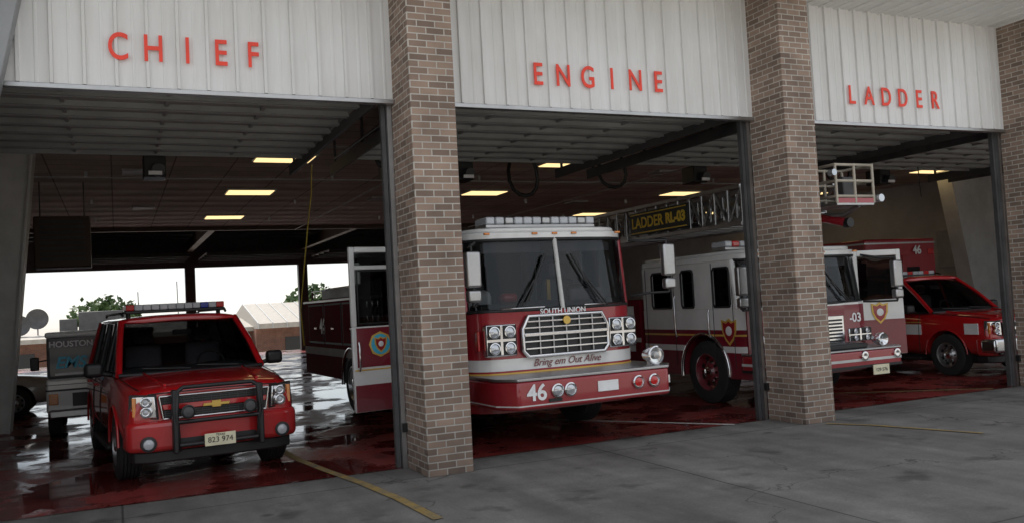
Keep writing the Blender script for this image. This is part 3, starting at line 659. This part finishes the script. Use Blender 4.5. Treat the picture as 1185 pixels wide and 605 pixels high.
def lightbar(P,x0,x1,y,z,n=10,cols=None):
    box('lightbar_base',P,x0,x1,y,y+.36,z,z+.05,'alu',.01)
    d=(x1-x0)/n
    for i in range(n):
        mm=(cols[i%len(cols)] if cols else 'clear'); box('lightbar_lens_%d'%i,P,x0+i*d+.006,x0+(i+1)*d-.006,y-.01,y+.37,z+.05,z+.15,mm,.02)
    boxes('lightbar_mounts',P,[(x0+.15,x0+.25,y+.1,y+.25,z-.06,z),(x1-.25,x1-.15,y+.1,y+.25,z-.06,z)],'alu')
def west_mirror(P,nm,x,y,z,xc,zc):
    box(nm,P,x-.10,x+.10,y-.05,y+.06,z-.22,z+.22,'alu',.03,3)
    box(nm+'_convex',P,x-.09,x+.09,y-.05,y+.06,z-.40,z-.25,'alu',.03,3)
    s=1 if x>xc else -1
    tubes(nm+'_arms',P,[[(xc,y+.35,zc+.42),(xc+s*.2,y+.1,z+.27),(x,y+.02,z+.27)],[(xc,y+.35,zc-.35),(xc+s*.15,y+.1,z-.44),(x,y+.02,z-.44)],[(x,y+.02,z+.27),(x,y+.02,z-.44)]],.018,'black')

# ---- engine
E1=group('fire_engine',(5.36,10.2,0),2.2)
w=1.25
fire_cab(E1,w,3.5,.45,1.74,2.66,2.82,'engred','white',[(.98,1.13,'white'),(.93,.955,'gold')],1.55,.53,[(.95,1.45),(2.2,2.95)])
hexo=[(-.65,1.22),(-.65,1.50),(-.56,1.66),(.56,1.66),(.65,1.50),(.65,1.22),(.58,1.145),(-.58,1.145)]
prism('grille_recess',E1,hexo,'y',-.040,.03,'black')
tube('grille_frame',E1,[(x*.985,-.055,z) for x,z in hexo],.026,'chrome',True)
boxes('grille_bars_h',E1,[(-h,h,-.075,-.045,z-.010,z+.010) for z,h in ((1.245,.61),(1.335,.63),(1.51,.62),(1.59,.57))],'chrome',.004)
boxes('grille_mid_bar',E1,[(-.63,.63,-.09,-.05,1.40,1.445)],'chrome',.008)
boxes('grille_bars_v',E1,[(x-.009,x+.009,-.070,-.044,1.17,1.64) for x in (-.40,-.20,0,.20,.40)],'alu',.003)
cyl('grille_badge',E1,(0,-.085,1.585),'y',.055,.02,'gold')
text('name_text',E1,'SOUTH UNION',(0,-.006,1.705),.10,'wht_txt',off=.002)
text('script_text',E1,'Bring em Out Alive',(0.02,-.012,1.055),.13,'maroon',shear=.4)
lamp_quad(E1,'headlamp_l',-1.14,-.70,1.17,1.58,.055); lamp_quad(E1,'headlamp_r',.70,1.14,1.17,1.58,.055)
for sx in (-1,1):
    box('marker_lamp_%d'%sx,E1,min(sx*1.165,sx*1.20),max(sx*1.165,sx*1.20),.12,.2,1.25,1.5,'redlens',.01)
bp=[(-1.26,.35),(-1.26,-.46),(-1.08,-.72),(1.10,-.72),(1.30,-.46),(1.30,.35)]
prism('bumper',E1,bp,'z',.56,.90,'engred',.03,3)
prism('bumper_deck',E1,[(x*1.008,y*1.008-.002) for x,y in bp],'z',.90,.935,'alu',.008)
prism('bumper_stripe',E1,[(x*1.004,y*1.005) for x,y in bp],'z',.60,.615,'matwhite')
text('bumper_number',E1,'46',(-.84,-.728,.75),.27,'wht_txt',off=.006)
for x in (-.56,-.38,.62,.86):
    lathe('bumper_lamp',E1,(x,-.72,.76),'y',[(.085,.0),(.085,-.03),(.07,-.04),(.06,-.02),(.0001,-.015)],'chrome',24)
    lathe('bumper_lamp_lens',E1,(x,-.745,.76),'y',[(.055,0),(.03,-.006),(.0001,-.008)],'lens' if x<0 else 'redlens',20)
box('bumper_plate',E1,.02,.32,-.735,-.72,.69,.82,'wht_txt',.004)
box('tow_eye_l',E1,-.68,-.5,-.735,-.722,.63,.67,'black'); box('bumper_lamp_sq',E1,1.12,1.17,-.66,-.58,.70,.80,'lens')
lathe('siren',E1,(1.02,-.52,1.06),'y',[(.0001,.16),(.07,.15),(.10,.06),(.125,-.02),(.125,-.08),(.11,-.09),(.095,-.06),(.0001,-.05)],'chrome',28)
lathe('siren_centre',E1,(1.02,-.60,1.06),'y',[(.05,.02),(.045,-.01),(.0001,-.015)],'alu',20)
box('siren_foot',E1,.96,1.08,-.56,-.46,.93,.98,'chrome')
west_mirror(E1,'mirror_r',1.60,-.20,2.32,1.2,2.2); west_mirror(E1,'mirror_l',-1.40,-.28,2.27,-1.2,2.2)
lightbar(E1,-.85,.85,.45,2.84,12,['clear','clear','alu','clear']) 
for x in (-1.0,-.3,0,.3,1.0): box('clearance_lamp_%d'%int(x*10),E1,x-.04,x+.04,.10,.14,2.72,2.75,'amber',.008)
tubes('grab_rail',E1,[[(-.9,.02,1.77),(-.9,-.04,1.77),(-.3,-.05,1.77)],[(.9,.02,1.77),(.9,-.04,1.77),(.3,-.05,1.77)]],.01,'chrome')
D=group('open_door'); D.parent=E1; D.location=(-1.27,2.15,0); D.rotation_euler=(0,0,rad(8))
dx0,dx1=-1.04,-.02
boxes('door_frame',D,[(dx0,dx1,-.06,0,.42,1.62),(dx0,dx0+.08,-.06,0,1.62,2.74),(dx1-.10,dx1,-.06,0,1.62,2.74),(dx0+.08,dx1-.1,-.06,0,2.66,2.74),(dx0+.08,dx1-.1,-.06,0,2.42,2.48)],'white',.015)
box('door_red',D,dx0+.06,dx1,-.068,-.06,1.05,1.60,'maroon'); box('door_red_low',D,dx0+.02,dx1,-.068,-.06,.43,.80,'maroon'); box('door_goldline',D,dx0+.02,dx1,-.066,-.06,1.0,1.02,'gold')
box('door_glass',D,dx0+.08,dx1-.1,-.035,-.028,1.62,2.42,'tint'); box('door_glass_top',D,dx0+.08,dx1-.1,-.035,-.028,2.48,2.66,'tint')
tube('door_window_gasket',D,[(dx0+.10,-.065,1.66),(dx0+.10,-.065,2.40),(dx1-.12,-.065,2.40),(dx1-.12,-.065,1.66)],.014,'black',True)
tubes('door_handle',D,[[(dx0+.08,-.09,1.0),(dx0+.08,-.11,1.05),(dx0+.08,-.11,1.35),(dx0+.08,-.09,1.4)]],.014,'chrome')
cyl('door_badge_back',D,(-.62,-.072,1.36),'y',.18,.006,'gold',8); cyl('door_badge_ring',D,(-.62,-.076,1.36),'y',.145,.006,'cyan'); shield(D,'door_badge',-.62,-.079,1.36,.2)
box('body',E1,-w,w,3.62,9.2,.55,2.1,'maroon2',.02); box('pump_panel_top',E1,-w+.05,w-.05,3.62,4.9,2.1,2.45,'maroon2',.02)
box('hose_bed_cover',E1,-.9,.9,5.0,9.0,2.1,2.35,'black',.03)
for sx in (-1,1):
    def sr(a,b): return sorted((sx*a,sx*b))
    boxes('compartment_doors_%d'%sx,E1,[(*sr(w,w+.012),4.95+i*1.32,6.1+i*1.32,1.25,1.98) for i in range(3)],'maroon2',.01)
    boxes('compartment_trim_%d'%sx,E1,[(*sr(w,w+.006),4.91+i*1.32,6.14+i*1.32,1.21,2.01) for i in range(3)],'dsteel')
    boxes('compartment_handles_%d'%sx,E1,[(*sr(w+.012,w+.03),5.4+i*1.32,5.6+i*1.32,1.5,1.54) for i in range(3)],'chrome',.004)
    box('body_stripe_%d'%sx,E1,*sr(w,w+.005),3.64,9.18,.98,1.13,'matwhite'); box('body_top_rail_%d'%sx,E1,*sr(w,w+.014),3.64,9.2,2.05,2.09,'alu')
    box('pump_panel_%d'%sx,E1,*sr(w,w+.012),3.7,4.75,1.2,2.35,'steel',.004)
    for q in range(6): lathe('gauge',E1,(sx*(w+.012),3.85+.15*(q%3)*2,1.7+.25*(q//3)),'x',[(.06,0),(.06,.02*sx),(.05,.022*sx),(.0001,.02*sx)],'chrome',16)
    wheel(E1,'rear_wheel_%d'%sx,sx*(w+.01),5.6,.53,.32,sx); wheel(E1,'rear_wheel_inner_%d'%sx,sx*(w-.36),5.6,.53,.3,sx)
    arch('rear_arch',E1,sx*(w+.01),5.6,.53,.64,.035,'chrome',sx,-5,185)
boxes('rear_wheel_well',E1,[(-w-.004,-w+.1,5.0,6.2,.5,1.10),(w-.1,w+.004,5.0,6.2,.5,1.10)],'black'); box('chassis',E1,-.5,.5,.3,9,.4,.6,'black'); box('front_axle',E1,-.95,.95,1.48,1.62,.42,.6,'black')
text('body_number',E1,'46',(-w-.02,7.6,1.55),.42,'wht_txt',rot=(90,0,-90),off=.01)
tubes('hose_rail',E1,[[(-1.1,5,2.1),(-1.1,5,2.3),(-1.1,9,2.3),(-1.1,9,2.1)],[(1.1,5,2.1),(1.1,5,2.3),(1.1,9,2.3),(1.1,9,2.1)]],.02,'chrome')

# ---- ladder truck
E2=group('ladder_truck',(10.13,10.62,0),0)
w=1.26
fire_cab(E2,w,3.05,.45,1.56,2.32,2.48,'maroon','white',[(1.22,1.558,'white'),(1.12,1.15,'gold'),(.86,.96,'white')],1.30,.52,[(.55,.98),(1.50,1.85),(2.15,2.75)],fp=(.84,1.52,'maroon'),rim='maroon')
lamp_quad(E2,'headlamp_l',-1.12,-.62,.92,1.14,.040); lamp_quad(E2,'headlamp_r',.62,1.12,.92,1.14,.040)
prism('grille_frame',E2,[(-.5,.90),(-.5,1.36),(.5,1.36),(.5,.90)],'y',-.045,.03,'chrome',.01)
boxes('grille_slots',E2,[(-.45,.45,-.055,-.043,.94+i*.055,.97+i*.055) for i in range(7)],'black')
text('number_text',E2,'L-03',(.76,.018,1.30),.20,'wht_txt',off=.004)
bp=[(-1.27,.35),(-1.27,-.38),(-1.08,-.60),(1.08,-.60),(1.27,-.38),(1.27,.35)]
prism('bumper',E2,bp,'z',.56,.82,'engred',.03,3); prism('bumper_deck',E2,[(x*1.008,y*1.008-.002) for x,y in bp],'z',.82,.85,'alu',.008); prism('bumper_stripe',E2,[(x*1.004,y*1.006) for x,y in bp],'z',.66,.70,'matwhite'); prism('bumper_rubber',E2,[(x*1.006,y*1.012) for x,y in bp],'z',.56,.60,'black')
box('number_plate',E2,.45,.78,-.63,-.615,.44,.59,'plate'); text('plate_text',E2,'129 576',(.615,-.634,.51),.075,'black',ext=.001)
for x in (.3,.98): 
    lathe('bumper_lamp',E2,(x,-.6,.74),'y',[(.07,.0),(.07,-.03),(.055,-.035),(.0001,-.02)],'chrome',20)
lathe('siren',E2,(.85,-.42,.96),'y',[(.0001,.12),(.06,.12),(.09,.05),(.105,-.02),(.105,-.07),(.09,-.08),(.0001,-.04)],'chrome',24)
boxes('bumper_hose_tray',E2,[(-.3,.5,-.5,-.1,.85,.93)],'black',.02)
shield(E2,'door_shield',-w-.005,.62,1.20,.38,'x')
west_mirror(E2,'mirror_r',1.62,-.15,1.98,1.2,1.9); west_mirror(E2,'mirror_l',-1.58,-.15,1.98,-1.2,1.9)
for y0 in (1.0,2.95,.5,2.08):
    tube('door_gap',E2,[(-w-.006,y0,.62),(-w-.006,y0,2.3)],.006,'black')
tubes('door_handles',E2,[[(-w-.03,1.08,1.1),(-w-.05,1.08,1.2),(-w-.05,1.08,1.5),(-w-.03,1.08,1.55)],[(-w-.03,2.02,1.1),(-w-.05,2.02,1.2),(-w-.05,2.02,1.75),(-w-.03,2.02,1.8)]],.014,'chrome')
for x in (-1.0,-.3,0,.3,1.0): box('clearance_lamp',E2,x-.04,x+.04,.10,.14,2.37,2.40,'amber',.006)
D=group('open_door'); D.parent=E2; D.location=(w+.02,.50,0); D.rotation_euler=(0,0,rad(-14))
boxes('door_frame',D,[(.02,.92,-.05,0,.62,1.56),(.02,.10,-.05,0,1.56,2.40),(.84,.92,-.05,0,1.56,2.40),(.1,.84,-.05,0,2.30,2.40)],'white',.012)
box('door_red',D,.02,.92,-.058,-.05,.63,1.22,'maroon'); box('door_glass',D,.1,.84,-.03,-.022,1.56,2.3,'tint'); shield(D,'door_badge',.45,-.060,1.34,.32)
box('body',E2,-w,w,3.2,9.6,.6,1.75,'maroon2',.02)
for sx in (-1,1):
    boxes('compartments_%d'%sx,E2,[(*sorted((sx*w,sx*(w+.008))),3.4+i*1.0,4.3+i*1.0,.8,1.65) for i in range(3)],'alu',.004)
    box('body_stripe_%d'%sx,E2,*sorted((sx*w,sx*(w+.012))),3.2,9.6,.98,1.06,'matwhite')
    for yy in (7.0,8.3): wheel(E2,'rear_wheel_%d'%sx,sx*(w+.01),yy,.52,.32,sx,rim='maroon')
box('chassis',E2,-.5,.5,.3,9.5,.4,.62,'black'); cyl('turntable',E2,(0,7.6,1.9),'z',.9,.35,'alu',40); box('turntable_pedestal',E2,-.55,.55,7.0,8.3,2.0,2.9,'white',.05)
def ladder(nm,x0,x1,y0,y1,zl,h,m='alu',step=.36):
    T=[];R=[]
    n=int((y1-y0)/step)
    for x in (x0,x1):
        for i in range(n):
            a=y0+i*step; b=a+step
            T.append([(x,a,zl),(x,b,zl+h)] if i%2 else [(x,a,zl+h),(x,b,zl)]); T.append([(x,a,zl),(x,a,zl+h)])
    for i in range(n+1): R.append([(x0,y0+i*step,zl),(x1,y0+i*step,zl)])
    tubes(nm+'_lattice',E2,T,.022,m,1); tubes(nm+'_rungs',E2,R,.022,m,1)
    boxes(nm+'_chords',E2,[(x-.035,x+.035,y0,y1,z-.035,z+.035) for x in (x0,x1) for z in (zl,zl+h)],m,.006)
ladder('ladder_base',-.62,.62,.9,8.8,2.95,.62); ladder('ladder_fly',-.46,.46,.15,8.6,3.02,.48)
ladder('ladder_tip',-.34,.34,-.2,8.0,3.08,.34)
box('sign_board',E2,-.70,-.665,2.3,4.25,3.02,3.46,'black',.01); box('sign_border',E2,-.703,-.70,2.34,4.21,3.05,3.07,'yel_txt'); box('sign_border_top',E2,-.703,-.70,2.34,4.21,3.41,3.43,'yel_txt')
text('sign_text',E2,'LADDER',(-.707,3.62,3.24),.29,'yel_txt',rot=(90,0,-90),off=.006); text('sign_text_b',E2,'RL-03',(-.707,2.68,3.24),.26,'yel_txt',rot=(90,0,-90),off=.012)
B=[]
x0,x1,y0,y1=-.38,.36,-.95,-.35
for z in (3.15,3.38,3.62): B.append([(x0,y0,z),(x1,y0,z),(x1,y1,z),(x0,y1,z),(x0,y0,z)])
for x in (x0,-.01,x1):
    for y in (y0,y1): B.append([(x,y,3.05),(x,y,3.64)])
tubes('basket_rails',E2,B,.022,'tan',3); box('basket_floor',E2,x0,x1,y0,y1,3.02,3.06,'alu'); box('basket_kick',E2,x0,x1,y0-.012,y0,3.05,3.12,'engred'); box('basket_control_box',E2,.12,.34,-.60,-.42,3.12,3.5,'dsteel',.02)
cyl('basket_lamp',E2,(.46,-.95,3.12),'y',.06,.12,'lens'); cyl('basket_lamp_body',E2,(.46,-.87,3.12),'y',.055,.1,'black'); cyl('basket_lamp_l',E2,(-.44,-.95,3.5),'y',.05,.1,'lens')
tubes('basket_arms',E2,[[(-.34,-.3,3.1),(-.34,.3,3.1)],[(.34,-.3,3.1),(.34,.3,3.1)],[(.1,-.9,3.02),(.1,-.6,2.9),(.1,-.2,2.95)]],.035,'alu')
tubes('monitor_nozzle',E2,[[(.02,.1,2.56),(.02,.1,2.80),(.05,-.10,2.92),(.12,-.32,2.86)],[(.12,-.32,2.86),(.2,-.5,2.80)],[(-.12,.1,2.70),(.2,.1,2.70)]],.07,'engred',4)
cyl('monitor_base',E2,(.02,.15,2.58),'z',.14,.2,'engred'); cyl('monitor_wheel',E2,(-.16,.05,2.78),'x',.11,.04,'black'); cyl('monitor_tip',E2,(.22,-.54,2.79),'y',.075,.12,'black')
cyl('beacon_l',E2,(-.3,.55,2.58),'z',.12,.2,'redlens'); cyl('beacon_r',E2,(.45,.55,2.58),'z',.12,.2,'redlens'); 
lightbar(E2,-1.1,-.35,.8,2.50,5,['clear','redlens'])

# ---- red ambulance behind
A1=group('red_ambulance',(18.5,16.3,0),0)
box('box_module',A1,-1.25,1.25,0,4.2,.55,2.93,'engred',.05,3); box('box_trim',A1,-1.27,1.27,-.01,4.21,2.80,2.84,'alu')
boxes('rear_doors',A1,[(-.72,-.01,-.02,0,.7,2.5),(.01,.72,-.02,0,.7,2.5)],'engred',.01); boxes('rear_windows',A1,[(-.6,-.15,-.03,-.02,1.7,2.2),(.15,.6,-.03,-.02,1.7,2.2)],'tint')
box('stripe',A1,-1.256,1.256,-.008,4.2,1.1,1.3,'white'); text('number',A1,'46',(.55,-.03,2.62),.30,'wht_txt',off=.008)
text('side_number',A1,'46',(-1.262,2.2,2.5),.4,'wht_txt',rot=(90,0,-90),off=.008)
boxes('warning_lamps',A1,[(-1.15,-.95,-.03,0,2.5,2.65),(.95,1.15,-.03,0,2.5,2.65)],'redlens',.01)
box('cab',A1,-1.0,1.0,4.2,6.2,.5,1.3,'engred',.08); prism('cab_top',A1,[(4.2,1.3),(4.2,2.1),(4.9,2.1),(5.5,1.3)],'x',-.95,.95,'tint'); box('rear_step',A1,-1.1,1.1,-.3,0,.42,.5,'alu',.01)
for sx in (-1,1):
    wheel(A1,'wheel_r_%d'%sx,sx*1.2,1.1,.4,.28,sx); wheel(A1,'wheel_f_%d'%sx,sx*1.0,5.3,.4,.25,sx)
# ---- EMS utility vehicle
A2=group('ems_utility_vehicle',(-.25,16.35,0),0)
box('upper_box',A2,-.82,.82,0,2.6,.98,1.70,'emsgrey',.05,3); box('roof_cap',A2,-.84,.84,-.02,2.62,1.66,1.76,'white',.04,3)
box('lower_box',A2,-.84,.84,-.01,2.62,.42,.985,'white',.04); boxes('lower_stripe',A2,[(-.845,.845,-.018,2.6,.78,.81),(-.845,.845,-.018,2.6,.88,.89)],'dsteel')
box('bumper',A2,-.8,.8,-.14,.0,.34,.48,'alu',.03); boxes('lamps',A2,[(-.80,-.66,-.03,0,.56,.74),(.66,.80,-.03,0,.56,.74)],'amber',.01)
boxes('window_band',A2,[(-.70,.70,-.012,0,1.04,1.08)],'wht_txt'); text('ems_text',A2,'EMS',(-.47,-.012,1.24),.26,'cyan',off=.008,shear=.25); text('city_text',A2,'HOUSTON',(-.45,-.012,1.55),.135,'wht_txt',off=.003)
box('grille',A2,-.45,.45,-.03,0,.52,.74,'black')
for sx in (-1,1):
    tube('mirror_arm',A2,[(sx*.82,.1,1.3),(sx*.98,.05,1.28)],.012,'black'); box('mirror',A2,min(sx*.93,sx*1.06),max(sx*.93,sx*1.06),.0,.06,1.14,1.36,'black',.02)
    wheel(A2,'wheel_a_%d'%sx,sx*.84,.5,.29,.2,sx,lug=5); wheel(A2,'wheel_b_%d'%sx,sx*.84,2.1,.29,.2,sx,lug=5)
# ---- white car far left
W=group('white_car',(-3.3,21.6,0),90)
def sc(y,w_,zb,top): return (y,[(0,zb),(w_*.9,zb),(w_,zb+.15),(w_,.62),(w_*.93,top-.05),(w_*.5,top),(0,top+.01)])
loft('body',W,[sc(-2.2,.7,.3,.66),sc(-2.1,.82,.26,.76),sc(-1.5,.88,.24,.84),sc(-.6,.9,.22,.92),sc(1.5,.9,.22,.95),sc(2.2,.85,.26,.9),sc(2.3,.78,.3,.8)],'white',2,
   [cyl('c',None,(0,-1.35,.32),'x',.37,3,'black',36),cyl('c',None,(0,1.4,.32),'x',.37,3,'black',36)])
loft('cabin_glass',W,[(-.75,[(0,.88),(.78,.88),(.76,.9),(.5,.93),(0,.95)]),(0.0,[(0,.88),(.80,.9),(.66,1.36),(.4,1.42),(0,1.43)]),(1.0,[(0,.88),(.80,.9),(.66,1.38),(.4,1.43),(0,1.44)]),(1.9,[(0,.88),(.76,.9),(.7,.95),(.4,1.0),(0,1.02)])],'tint',1)
for sx in (-1,1):
    for yy in (-1.35,1.4): wheel(W,'wheel_%d_%d'%(sx,int(yy)),sx*.89,yy,.31,.2,sx,lug=5)
    box('headlight_%d'%sx,W,min(sx*.5,sx*.75),max(sx*.5,sx*.75),-2.2,-2.1,.58,.7,'lens',.02)
# ------------------------------------------------------------------ rear surroundings
B1=group('brick_store')
box('walls',B1,-30,9,66,80,-2.3,.75,'brick2'); box('walls_block',B1,9,60,64,80,-2.3,.9,'brick2')
prism('roof_a',B1,[(65.2,.75),(65.2,1.05),(72,1.7),(80,1.0),(80,.75)],'x',-31,9,'fascia'); prism('roof_b',B1,[(63,.9),(63,1.25),(71,2.75),(80,1.2),(80,.9)],'x',9,61,'fascia')
boxes('windows',B1,[(x,x+2,65.95,66,-1.4,.1) for x in range(-27,8,5)]+[(x,x+2.4,63.95,64,-1.5,.2) for x in range(11,58,5)],'black'); boxes('roof_ribs',B1,[(x,x+.06,62.95,63.0,.9,1.25) for x in range(9,60,1)],'steel')
v=[];f=[]
for x in range(9,61):
    k=len(v); v+=[(x,63,1.26),(x+.06,63,1.26),(x+.06,71,2.76),(x,71,2.76),(x,63,1.31),(x+.06,63,1.31),(x+.06,71,2.81),(x,71,2.81)]
    f+=[tuple(k+i for i in q) for q in [(0,3,2,1),(4,5,6,7),(0,1,5,4),(1,2,6,5),(2,3,7,6),(3,0,4,7)]]
mo('roof_seams',B1,v,f,'steel')
boxes('rooftop_unit',B1,[(-2.4,.6,68,70,1.2,2.75),(-3.6,-2.5,68,69,1.2,2.3)],'dsteel',.05)
for k,(x,z) in enumerate(((-4.9,2.4),(-6.0,2.0))):
    pr=[(.0001,.16)]+[(.1*i,.16-.16*(i/7)**2*1.0) for i in range(1,8)]
    lathe('satellite_dish_%d'%k,B1,(x,67.5,z),'y',pr,'dsteel',24); tube('dish_mast_%d'%k,B1,[(x,67.8,1.0),(x,67.8,z)],.04,'dsteel')
def tree(name,loc,h,cw,nleaf,seed,ls=.16):
    rnd=random.Random(seed); P=group(name,loc)
    T=[]; 
    tube('trunk',P,[(0,0,0),(.05*h*.2,0,h*.2),(0,.02*h,h*.42)],h*.028,'bark')
    cl=[]
    for i in range(9):
        a=rnd.uniform(0,6.28); rr=rnd.uniform(.3,.8)*cw; z=h*rnd.uniform(.5,.88); p=(rr*math.cos(a),rr*math.sin(a),z); T.append([(0,0,h*.38),(p[0]*.5,p[1]*.5,(z+h*.4)/2),p]); cl.append((p,rnd.uniform(.3,.5)*cw))
    cl.append(((0,0,h*.9),cw*.45)); tubes('limbs',P,T,h*.010,'bark',1)
    v=[];f=[]
    for i in range(nleaf):
        (p,r)=rnd.choice(cl); d=Vector((rnd.gauss(0,1),rnd.gauss(0,1),rnd.gauss(0,.75))); d.normalize(); q=Vector(p)+d*r*rnd.uniform(.5,1.08)
        a=Vector((rnd.uniform(-1,1),rnd.uniform(-1,1),rnd.uniform(-1,1))).normalized(); b=a.cross(Vector((rnd.uniform(-1,1),rnd.uniform(-1,1),rnd.uniform(-1,1)))).normalized(); s=ls*rnd.uniform(.6,1.5)
        k=len(v); v+=[q-a*s,q+b*s*.6,q+a*s,q-b*s*.6]; f.append((k,k+1,k+2,k+3))
    mo('crown',P,v,f,'leaf',recalc=False); return P
tree('oak_tree',(27,95,-2.3),7.2,4,2500,1,.35); tree('oak_tree',(21,100,-2.3),6.6,3.5,2000,2,.35); tree('oak_tree',(33,98,-2.3),6.6,4,2000,3,.35)
tree('oak_tree',(-1,110,-2.3),6.2,4,2000,5,.35)
for k,(x,y,h) in enumerate(((-26,-43,7),(-9,-46,8),(8,-42,7),(25,-46,8),(41,-46,7))):  # unseen trees behind the camera, added to darken reflections in the windscreens
    tree('oak_tree',(x,y,0),h,h*.42,2500,20+k,.28)
sh=group('reflection_shop'); box('walls',sh,-40,55,-70,-56,0,4.0,'brick2'); box('parapet',sh,-40.2,55.2,-70.2,-55.8,4.0,4.5,'fascia'); boxes('windows',sh,[(x,x+4,-56,-55.95,.6,3.2) for x in range(-36,50,7)],'black')  # unseen block behind the camera, added for the glass and paint to reflect

# ------------------------------------------------------------------ light
w_=bpy.data.worlds.new('World'); scene.world=w_; w_.use_nodes=True
n=w_.node_tree.nodes; l=w_.node_tree.links; bg=n['Background']
sky=n.new('ShaderNodeTexSky'); sky.sky_type='NISHITA'; sky.sun_disc=False
EL,AZ=56,-18
sky.sun_elevation=rad(EL); sky.sun_rotation=rad(AZ); sky.dust_density=.6; sky.air_density=1; sky.ozone_density=1
tc=n.new('ShaderNodeTexCoord'); cn=n.new('ShaderNodeTexNoise'); cn.inputs['Scale'].default_value=2.6; cn.inputs['Detail'].default_value=8; cn.inputs['Roughness'].default_value=.6
l.new(tc.outputs['Generated'],cn.inputs['Vector'])
cr=n.new('ShaderNodeMapRange'); cr.inputs[1].default_value=.34; cr.inputs[2].default_value=.60; cr.inputs[3].default_value=.35; cr.inputs[4].default_value=.95; l.new(cn.outputs['Fac'],cr.inputs[0])
mx=n.new('ShaderNodeMix'); mx.data_type='RGBA'; l.new(cr.outputs[0],mx.inputs[0]); l.new(sky.outputs[0],mx.inputs[6]); mx.inputs[7].default_value=(7.2,7.3,7.5,1)
l.new(mx.outputs[2],bg.inputs[0]); bg.inputs[1].default_value=.15
sd=bpy.data.lights.new('sun','SUN'); sd.energy=5; sd.angle=rad(.5); sd.color=(1,.95,.87)
so=bpy.data.objects.new('sun',sd); COL.objects.link(so)
dirv=Vector((math.sin(rad(AZ))*math.cos(rad(EL)),math.cos(rad(AZ))*math.cos(rad(EL)),math.sin(rad(EL))))
so.rotation_euler=dirv.to_track_quat('Z','Y').to_euler(); so.location=(0,30,40)
# ------------------------------------------------------------------ camera
X=Vector((2208.5,72.5,-1008)).normalized(); Y=Vector((-457.5,-70.5,-1008)); Y=(Y-X*Y.dot(X)).normalized(); Z=X.cross(Y)
Mx=Matrix(((X.x,X.y,X.z),(Y.x,Y.y,Y.z),(Z.x,Z.y,Z.z)))
cd=bpy.data.cameras.new('camera'); cd.sensor_width=36; cd.lens=1008/1185*36; cd.clip_end=2000
co=bpy.data.objects.new('camera',cd); COL.objects.link(co)
co.matrix_world=Matrix.Translation((0,0,1.86))@Mx.to_4x4(); scene.camera=co
scene.view_settings.view_transform='Standard'; scene.view_settings.look='None'; scene.view_settings.exposure=0
